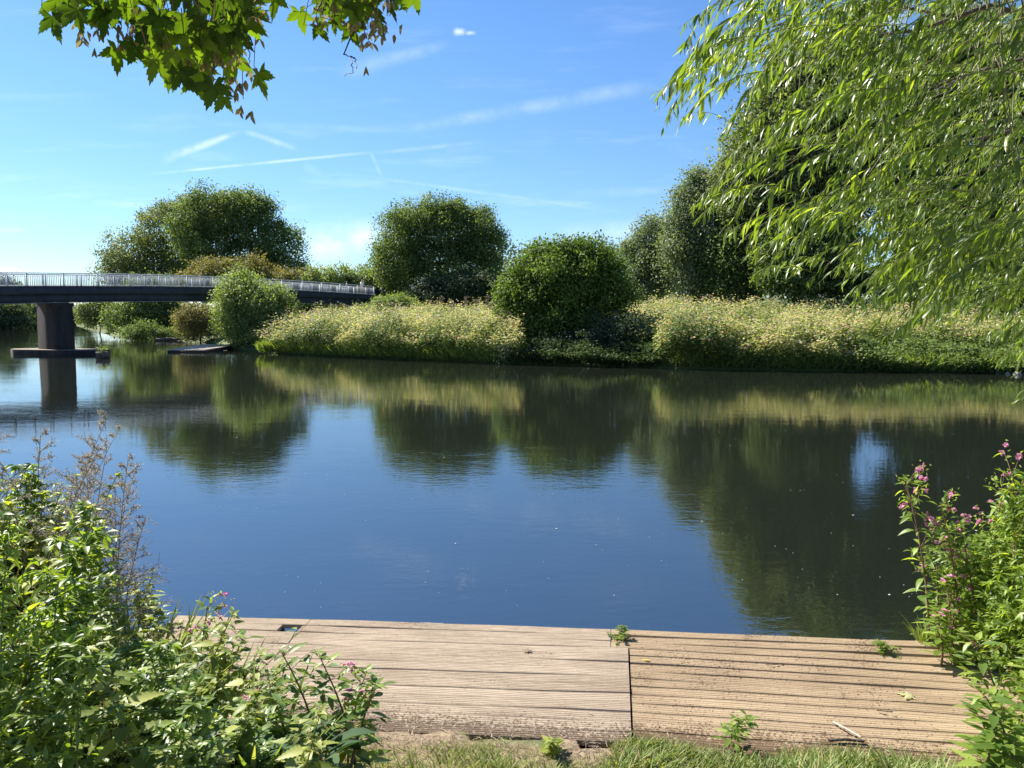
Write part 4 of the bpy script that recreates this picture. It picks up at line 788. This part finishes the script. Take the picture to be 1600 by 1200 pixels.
# grass strip and dry litter at the back edge of the deck
mb = MB(); n = 42000; u_ = rng.uniform(-2.2, 3.6, n); dv = rng.random(n)**1.5*.9; cl_ = .5+.5*wob(u_*1.0, dv, 5.5, 3)
keep = (rng.random(n) < .38+.62*ss(u_, -.4, .9)*(.35+.65*cl_)+.3*(cl_ > .65)) ; u_, dv, cl_ = u_[keep], dv[keep], cl_[keep]; n = len(u_)
v_ = -1.64-dv+.05*np.sin(u_*7)+.03*rng.normal(size=n)-.12*(u_ < 0); xy = dk0+u_[:, None]*eu+v_[:, None]*ev; gz_ = np.maximum(ground_z(xy[:, 0], xy[:, 1]), .345*(v_ > -1.75))
hh = (.05+.10*cl_*ss(u_, -.9, 1.2))*rng.uniform(.5, 1.5, n)*(.6+.6*ss(dv, 0, .25)); a = rng.uniform(0, 6.28, n)
mb.scatter(BLADE, np.c_[xy, gz_], np.c_[np.cos(a)*.6, np.sin(a)*.6, np.full(n, 1.)], np.c_[-np.cos(a), -np.sin(a), np.full(n, .3)], hh, rng.random(n)**1.2, .75)
tag(mb.build('grass', L['grass']), 'short patchy grass along the near edge of the decks', 'grass', kind='stuff')
mb = MB(); n = 5200; u_ = rng.uniform(-3, 4.2, n); v_ = -1.66+.08*rng.normal(size=n)-rng.random(n)*.6*(rng.random(n) < .8)+.25*np.abs(rng.normal(size=n))*(rng.random(n) < .12)
xy = dk0+u_[:, None]*eu+v_[:, None]*ev; gz_ = np.where(v_ > -1.62, .358, ground_z(xy[:, 0], xy[:, 1])+.01)
mb.scatter(BLADE, np.c_[xy, gz_], np.c_[rng.normal(size=(n, 2)), rng.normal(size=n)*.12], np.tile([0, 0, 1.], (n, 1)), rng.uniform(.02, .07, n), rng.random(n), .7)
tag(mb.build('litter', drym), 'dry straw and soil litter along the near edge of the decks', 'litter', kind='stuff')
# single fallen leaves and sticks on the deck
def fallen(px, py, s_, mat, tpl, rz, label, z=.345, rn=.5, name='fallen_leaf', cat='leaf'):
    p_ = G(px, py, z); m = MB(); m.scatter(tpl, [[0, -s_*.4, s_*.12]], np.array([[0, 1., .1]]), np.array([[.1, 0, 1.]]), s_, rn); o = m.build(name, mat); o.location = p_; o.rotation_euler = (0, 0, rz); tag(o, label, cat)
yel = leaf_mat('leaf_yellow', [(0, (.5, .4, .03)), (1, (.6, .5, .05))], .3); pale = leaf_mat('leaf_pale', [(0, (.35, .36, .18)), (1, (.5, .5, .3))], .3)
fallen(1010, 1033, .06, yel, SMALL, R(70), 'small yellow fallen leaf on the tan deck near the seam')
fallen(1413, 1087, .10, pale, MAPLE, R(60), 'pale curled grey-green leaf lying on the right of the tan deck')
fallen(824, 1016, .06, drym, MAPLE, R(20), 'brown shrivelled leaf on the grey deck left of the seam', .36)
fallen(588, 1080, .025, drym, SMALL, R(200), 'tiny dark leaf scrap on the grey deck beside the left thicket', .36, .1)
fallen(1285, 1025, .03, yel, SMALL, R(20), 'tiny yellow-green leaf on the tan deck by the water edge')
def stick(pts_, r_, label, mat=bark):
    m = MB(); p0 = pts_[0]; m.tube(pts_, r_, 6); o = m.build('stick', mat, None, True, p0); tag(o, label, 'stick')
pale_wood = plain('bleached_stick', (.4, .33, .25), (.55, .47, .38), 20, .8, .2)
q = [G(1302, 1128, .36), G(1325, 1140, .37), G(1345, 1152, .36)]; stick(q, .006, 'pale bleached stick at the near edge of the tan deck', pale_wood)
q = [G(1295, 1157, .36), G(1320, 1155, .365), G(1350, 1158, .36)]; stick(q, .010, 'dark short stick half buried in litter by the tan deck')
q = [G(1195, 1037, .35), G(1205, 1039, .36), G(1225, 1037, .35)]; stick(q, .003, 'thin bent twig on the tan deck')
q = [G(640, 977, .3), G(668, 977, .33), G(692, 978, .3)]; q = [a+np.array([0, .03, 0]) for a in q]; stick(q, .010, 'thin stick lying along the water edge of the grey deck', pale_wood)
q = [G(1370, 1110, .36), G(1395, 1112, .37)]; stick(q, .004, 'small twig scrap beside the pale curled leaf')

# ---------------------------------------------------------------- willow
wl = empty('willow_tree', (8.6, 5.2, .5), 'large willow with long drooping bright green leaves at the upper right', 'tree'); WB = np.array([8.6, 5.2, .5])
m = MB(); m.tube(limb_pts(WB, WB+[-.3, .4, 4.2], 8, 0, .02), np.linspace(.42, .26, 8), 12); m.build('trunk', bark, wl, True, WB); hub = WB+[-.3, .4, 3.6]
limbs = []
for ex, ey, eY, r_ in [(1180, -60, 5.0, .07), (1330, 60, 6.5, .08), (1300, -160, 4.0, .06), (1420, 250, 7.5, .06), (1500, 120, 6, .07), (1480, 350, 9, .05), (1560, -60, 4.5, .07), (1380, 160, 9, .06), (1560, 260, 6, .04), (1150, 60, 7, .03)]:
    e = P(ex, ey, eY); q = limb_pts(hub, e, 12, .10, .02); m = MB(); m.tube(q, np.linspace(r_, .008, 12), 8); m.build('branch', bark, wl, True, WB); limbs.append(q)
limbs = np.concatenate([q[3:] for q in limbs])
pol = np.array([(1130, -5), (1085, 60), (1058, 95), (1030, 160), (1018, 185), (1040, 215), (1110, 225), (1120, 280), (1075, 345), (1130, 385), (1172, 440), (1220, 440), (1290, 460), (1380, 540), (1395, 545), (1440, 500), (1500, 520), (1560, 575), (1590, 600), (1700, 600), (1800, 300), (1800, -260), (1150, -260)], float)
def inpoly(x, y):
    c = False; j = len(pol)-1
    for i in range(len(pol)):
        if (pol[i][1] > y) != (pol[j][1] > y) and x < (pol[j][0]-pol[i][0])*(y-pol[i][1])/(pol[j][1]-pol[i][1])+pol[i][0]: c = not c
        j = i
    return c
tw = MB(); lf = MB()
def wtwig(tip, l, spread=1.0, ls=.095, nl=34):
    dx = np.array([rng.uniform(.55, 1.0), rng.normal()*.35, rng.choice([rng.uniform(.1, .5), rng.uniform(.5, 1.4)])]); dx = unit(dx); base = tip+dx*l
    n = 9; t = np.linspace(0, 1, n)[:, None]; p = base+(tip-base)*t; p[:, 2] += (np.sin(t[:, 0]*np.pi*.85))*l*.16; p[:, 1] += rng.normal()*.03*l
    tw.tube(p, np.linspace(.0022, .0008, n), 4)
    k = int(nl*l/.8); tt = rng.uniform(.08, 1, k); c = at(p, tt); tg = unit(np.gradient(p, axis=0)); ax = at(tg, tt)
    dr = unit(ax*.75+rsph(k)*.55+np.array([0, 0, -.45])); nr = rsph(k)*.8+np.array([-.2, -.2, .8])
    lf.scatter(WILLOW, c, dr, nr, ls*rng.uniform(.6, 1.25, k)*(1-.35*(tt > .9)), np.clip(rng.random(k)*.6+rng.random()*.32+.12*(rng.random(k) < .012), 0, 1), rng.uniform(.8, 1.25, k))
    return base
tips = []
while len(tips) < 700:
    x, y = rng.uniform(1015, 1800), rng.uniform(-260, 620)
    if math.sin(x*.021+y*.013)*math.sin(y*.028-x*.006) < -.15 and rng.random() < .75: continue
    if inpoly(x, y): tips.append((x, y))
for x, y in [(1017, 188), (1033, 218), (1060, 98), (1075, 348), (1088, 352), (1130, 385), (1172, 443), (1198, 436), (1226, 440), (1262, 452), (1300, 452), (1372, 548), (1392, 552), (1345, 505), (1420, 530), (1562, 582), (1580, 600), (1590, 640), (1575, 650), (1058, 60), (1120, 160), (1110, 60), (1150, 40), (1022, 184), (1040, 212), (1085, 360)]:
    tips.append((x, y))
for _ in range(190):
    x = rng.uniform(1310, 1780); y = rng.uniform(400, np.interp(x, [1310, 1370, 1400, 1450, 1500, 1560, 1600], [470, 545, 545, 510, 545, 590, 625])); tips.append((x, y))
for x, y in tips:
    Y = rng.uniform(3.4, 6.0) if x < 1400 or rng.random() < .35 else rng.uniform(6, 10.5)
    base = wtwig(P(x, y, Y), rng.uniform(.5, 1.0)*(1 if Y < 6 else 1.3), ls=rng.uniform(.078, .105) if Y < 6 else .085, nl=40)
    if rng.random() < .22:
        k = np.argmin(np.linalg.norm(limbs-base-[.5, 0, .3], axis=1)); q = limb_pts(limbs[k], base, 6, .05, .03); tw.tube(q, np.linspace(.005, .0022, 6), 4)
# farther, finer hanging mass
for _ in range(700):
    x, y = rng.uniform(1290, 1800), rng.uniform(-100, 545)
    if math.sin(x*.027+1)*math.sin(y*.031+x*.008) < -.1: continue
    if y > 470 and x < 1420: continue
    if x < 1290+max(0, y-200)*.35: continue
    wtwig(P(x, y, rng.uniform(8, 13)), rng.uniform(.8, 1.5), ls=.078, nl=44)
tw.build('twigs', green_twig, wl, True, WB); lf.build('leaves', L['willow'], wl, False, WB)

# ---------------------------------------------------------------- sycamore branches overhead
def sycamore(label, limbs_px, leaves_px, sam_px, Yc, extra=None):
    root = P(*limbs_px[0][0], Yc+.1); o = empty('sycamore_branch', root, label, 'branch'); bm_ = MB()
    for pl in limbs_px:
        q = [P(a, b, Yc+.1+.1*math.sin(i*2)) for i, (a, b) in enumerate(pl)]; q = np.array(q); t = np.linspace(0, len(q)-1, 14); q = np.array([[np.interp(s_, np.arange(len(q)), q[:, k]) for k in range(3)] for s_ in t])
        q[1:-1] += rng.normal(size=(12, 3))*(.006 if pl[0][1] < 0 else .0015); bm_.tube(q, np.linspace(.006, .0022, 14) if pl[0][1] < 0 else np.linspace(.0022, .001, 14), 6)
    lf = MB(); tp = MB()
    for x, y, s_ in leaves_px:
        Y = Yc+rng.uniform(-.28, .28); c = P(x, y, Y); toc = unit(np.array([0, 0, CAMZ])-c)
        dr = np.array([rng.normal()*.55, rng.normal()*.35, -1.]) ; nr = toc*rng.choice([-1, 1])*.9+rng.normal(size=3)*.45
        s2 = s_*Y/F; dr = unit(dr); c0 = c-dr*s2*.35
        lf.scatter(MAPLE, [c0], dr[None], nr[None], s2, np.array([rng.random()])); tp.tube([c0, c0-dr*s2*.35+rng.normal(size=3)*.02, c0-dr*s2*.6+np.array([0, 0, .06])], .0015, 4)
    sm = MB()
    for x, y, n in sam_px:
        n = int(n*.6)
        c = P(x, y, Yc-.1+rng.uniform(-.1, .15)); tp.tube([c+[0, 0, .08], c], .0015, 4)
        for _ in range(n):
            d = rng.normal(size=3)*[.028, .03, .028]; a = rng.uniform(0, 6.28)
            for sg in (-1, 1):
                w_ = unit(np.array([math.cos(a)*sg*.6, math.sin(a)*sg*.6, -1.])); sm.scatter(PETAL, [c+d], w_[None], rsph(1), .030, np.array([rng.random()]), .45)
    bm_.build('twigs', twigm, o, True, root); lf.build('leaves', L['maple'], o, False, root); tp.build('leaf_stalks', stemr, o, False, root); sm.build('seeds', L['samara'], o, False, root)
    return o
def rnd_in(pts_, n):
    pts_ = np.array(pts_, float); out = []
    while len(out) < n:
        x, y = rng.uniform(pts_[:, 0].min(), pts_[:, 0].max()), rng.uniform(pts_[:, 1].min(), pts_[:, 1].max()); c = False; j = len(pts_)-1
        for i in range(len(pts_)):
            if (pts_[i][1] > y) != (pts_[j][1] > y) and x < (pts_[j][0]-pts_[i][0])*(y-pts_[i][1])/(pts_[j][1]-pts_[i][1]+1e-9)+pts_[i][0]: c = not c
            j = i
        if c: out.append((x, y))
    return out
reg1 = [(60, -60), (75, 15), (120, 35), (200, 75), (240, 110), (330, 140), (385, 110), (375, 60), (400, 10), (425, -20), (420, -60)]
lv = [(x, y, rng.uniform(32, 52)) for x, y in rnd_in(reg1, 105)]+[(88, 42, 44), (78, 8, 36), (183, 92, 40), (205, 85, 38), (408, 130, 42), (330, 148, 50), (312, 135, 44), (345, 160, 34), (262, 118, 46), (235, 95, 40), (398, 40, 44), (430, 8, 40), (150, 30, 36)]
sycamore('sycamore branch with lobed leaves and winged seeds hanging at the top left', [[(330, -200), (340, -40), (330, 40), (330, 120)], [(330, -200), (250, -60), (180, 10), (120, 30)], [(340, -40), (370, 20), (395, 70)], [(250, -60), (250, 20), (260, 80)], [(385, 60), (390, 85), (389, 105)]],
         lv, [(125, 48, 14), (190, 45, 20), (200, 55, 14), (320, 60, 24), (345, 80, 20), (300, 90, 16), (370, 115, 16), (380, 155, 12), (320, 105, 18), (240, 30, 14), (150, 30, 8), (400, 20, 8), (355, 45, 16)], 2.45)
reg2 = [(480, -50), (490, 10), (500, 25), (520, 30), (560, 48), (590, 40), (600, 20), (630, 0), (630, -50)]
lv = [(x, y, rng.uniform(28, 42)) for x, y in rnd_in(reg2, 42)]+[(472, 32, 36), (502, 50, 30), (552, 55, 32), (598, 45, 30), (640, 2, 34), (530, 38, 30), (575, 20, 34), (612, 18, 30)]
sycamore('smaller sycamore spray with a bare forked twig dangling, right of the larger one', [[(560, -200), (565, -20), (552, 30), (537, 85)], [(537, 85), (548, 88), (550, 100), (552, 112), (538, 119)], [(548, 88), (556, 92), (557, 108)], [(560, -80), (600, -10), (620, 10)], [(560, -80), (510, -10), (490, 20)]],
         lv, [(590, 30, 14), (575, 45, 12), (570, 62, 9), (605, 25, 12), (520, 15, 10), (495, 25, 6), (540, 5, 10)], 2.6)
print('objects', len(bpy.data.objects), 'faces', sum(len(m.polygons) for m in bpy.data.meshes))
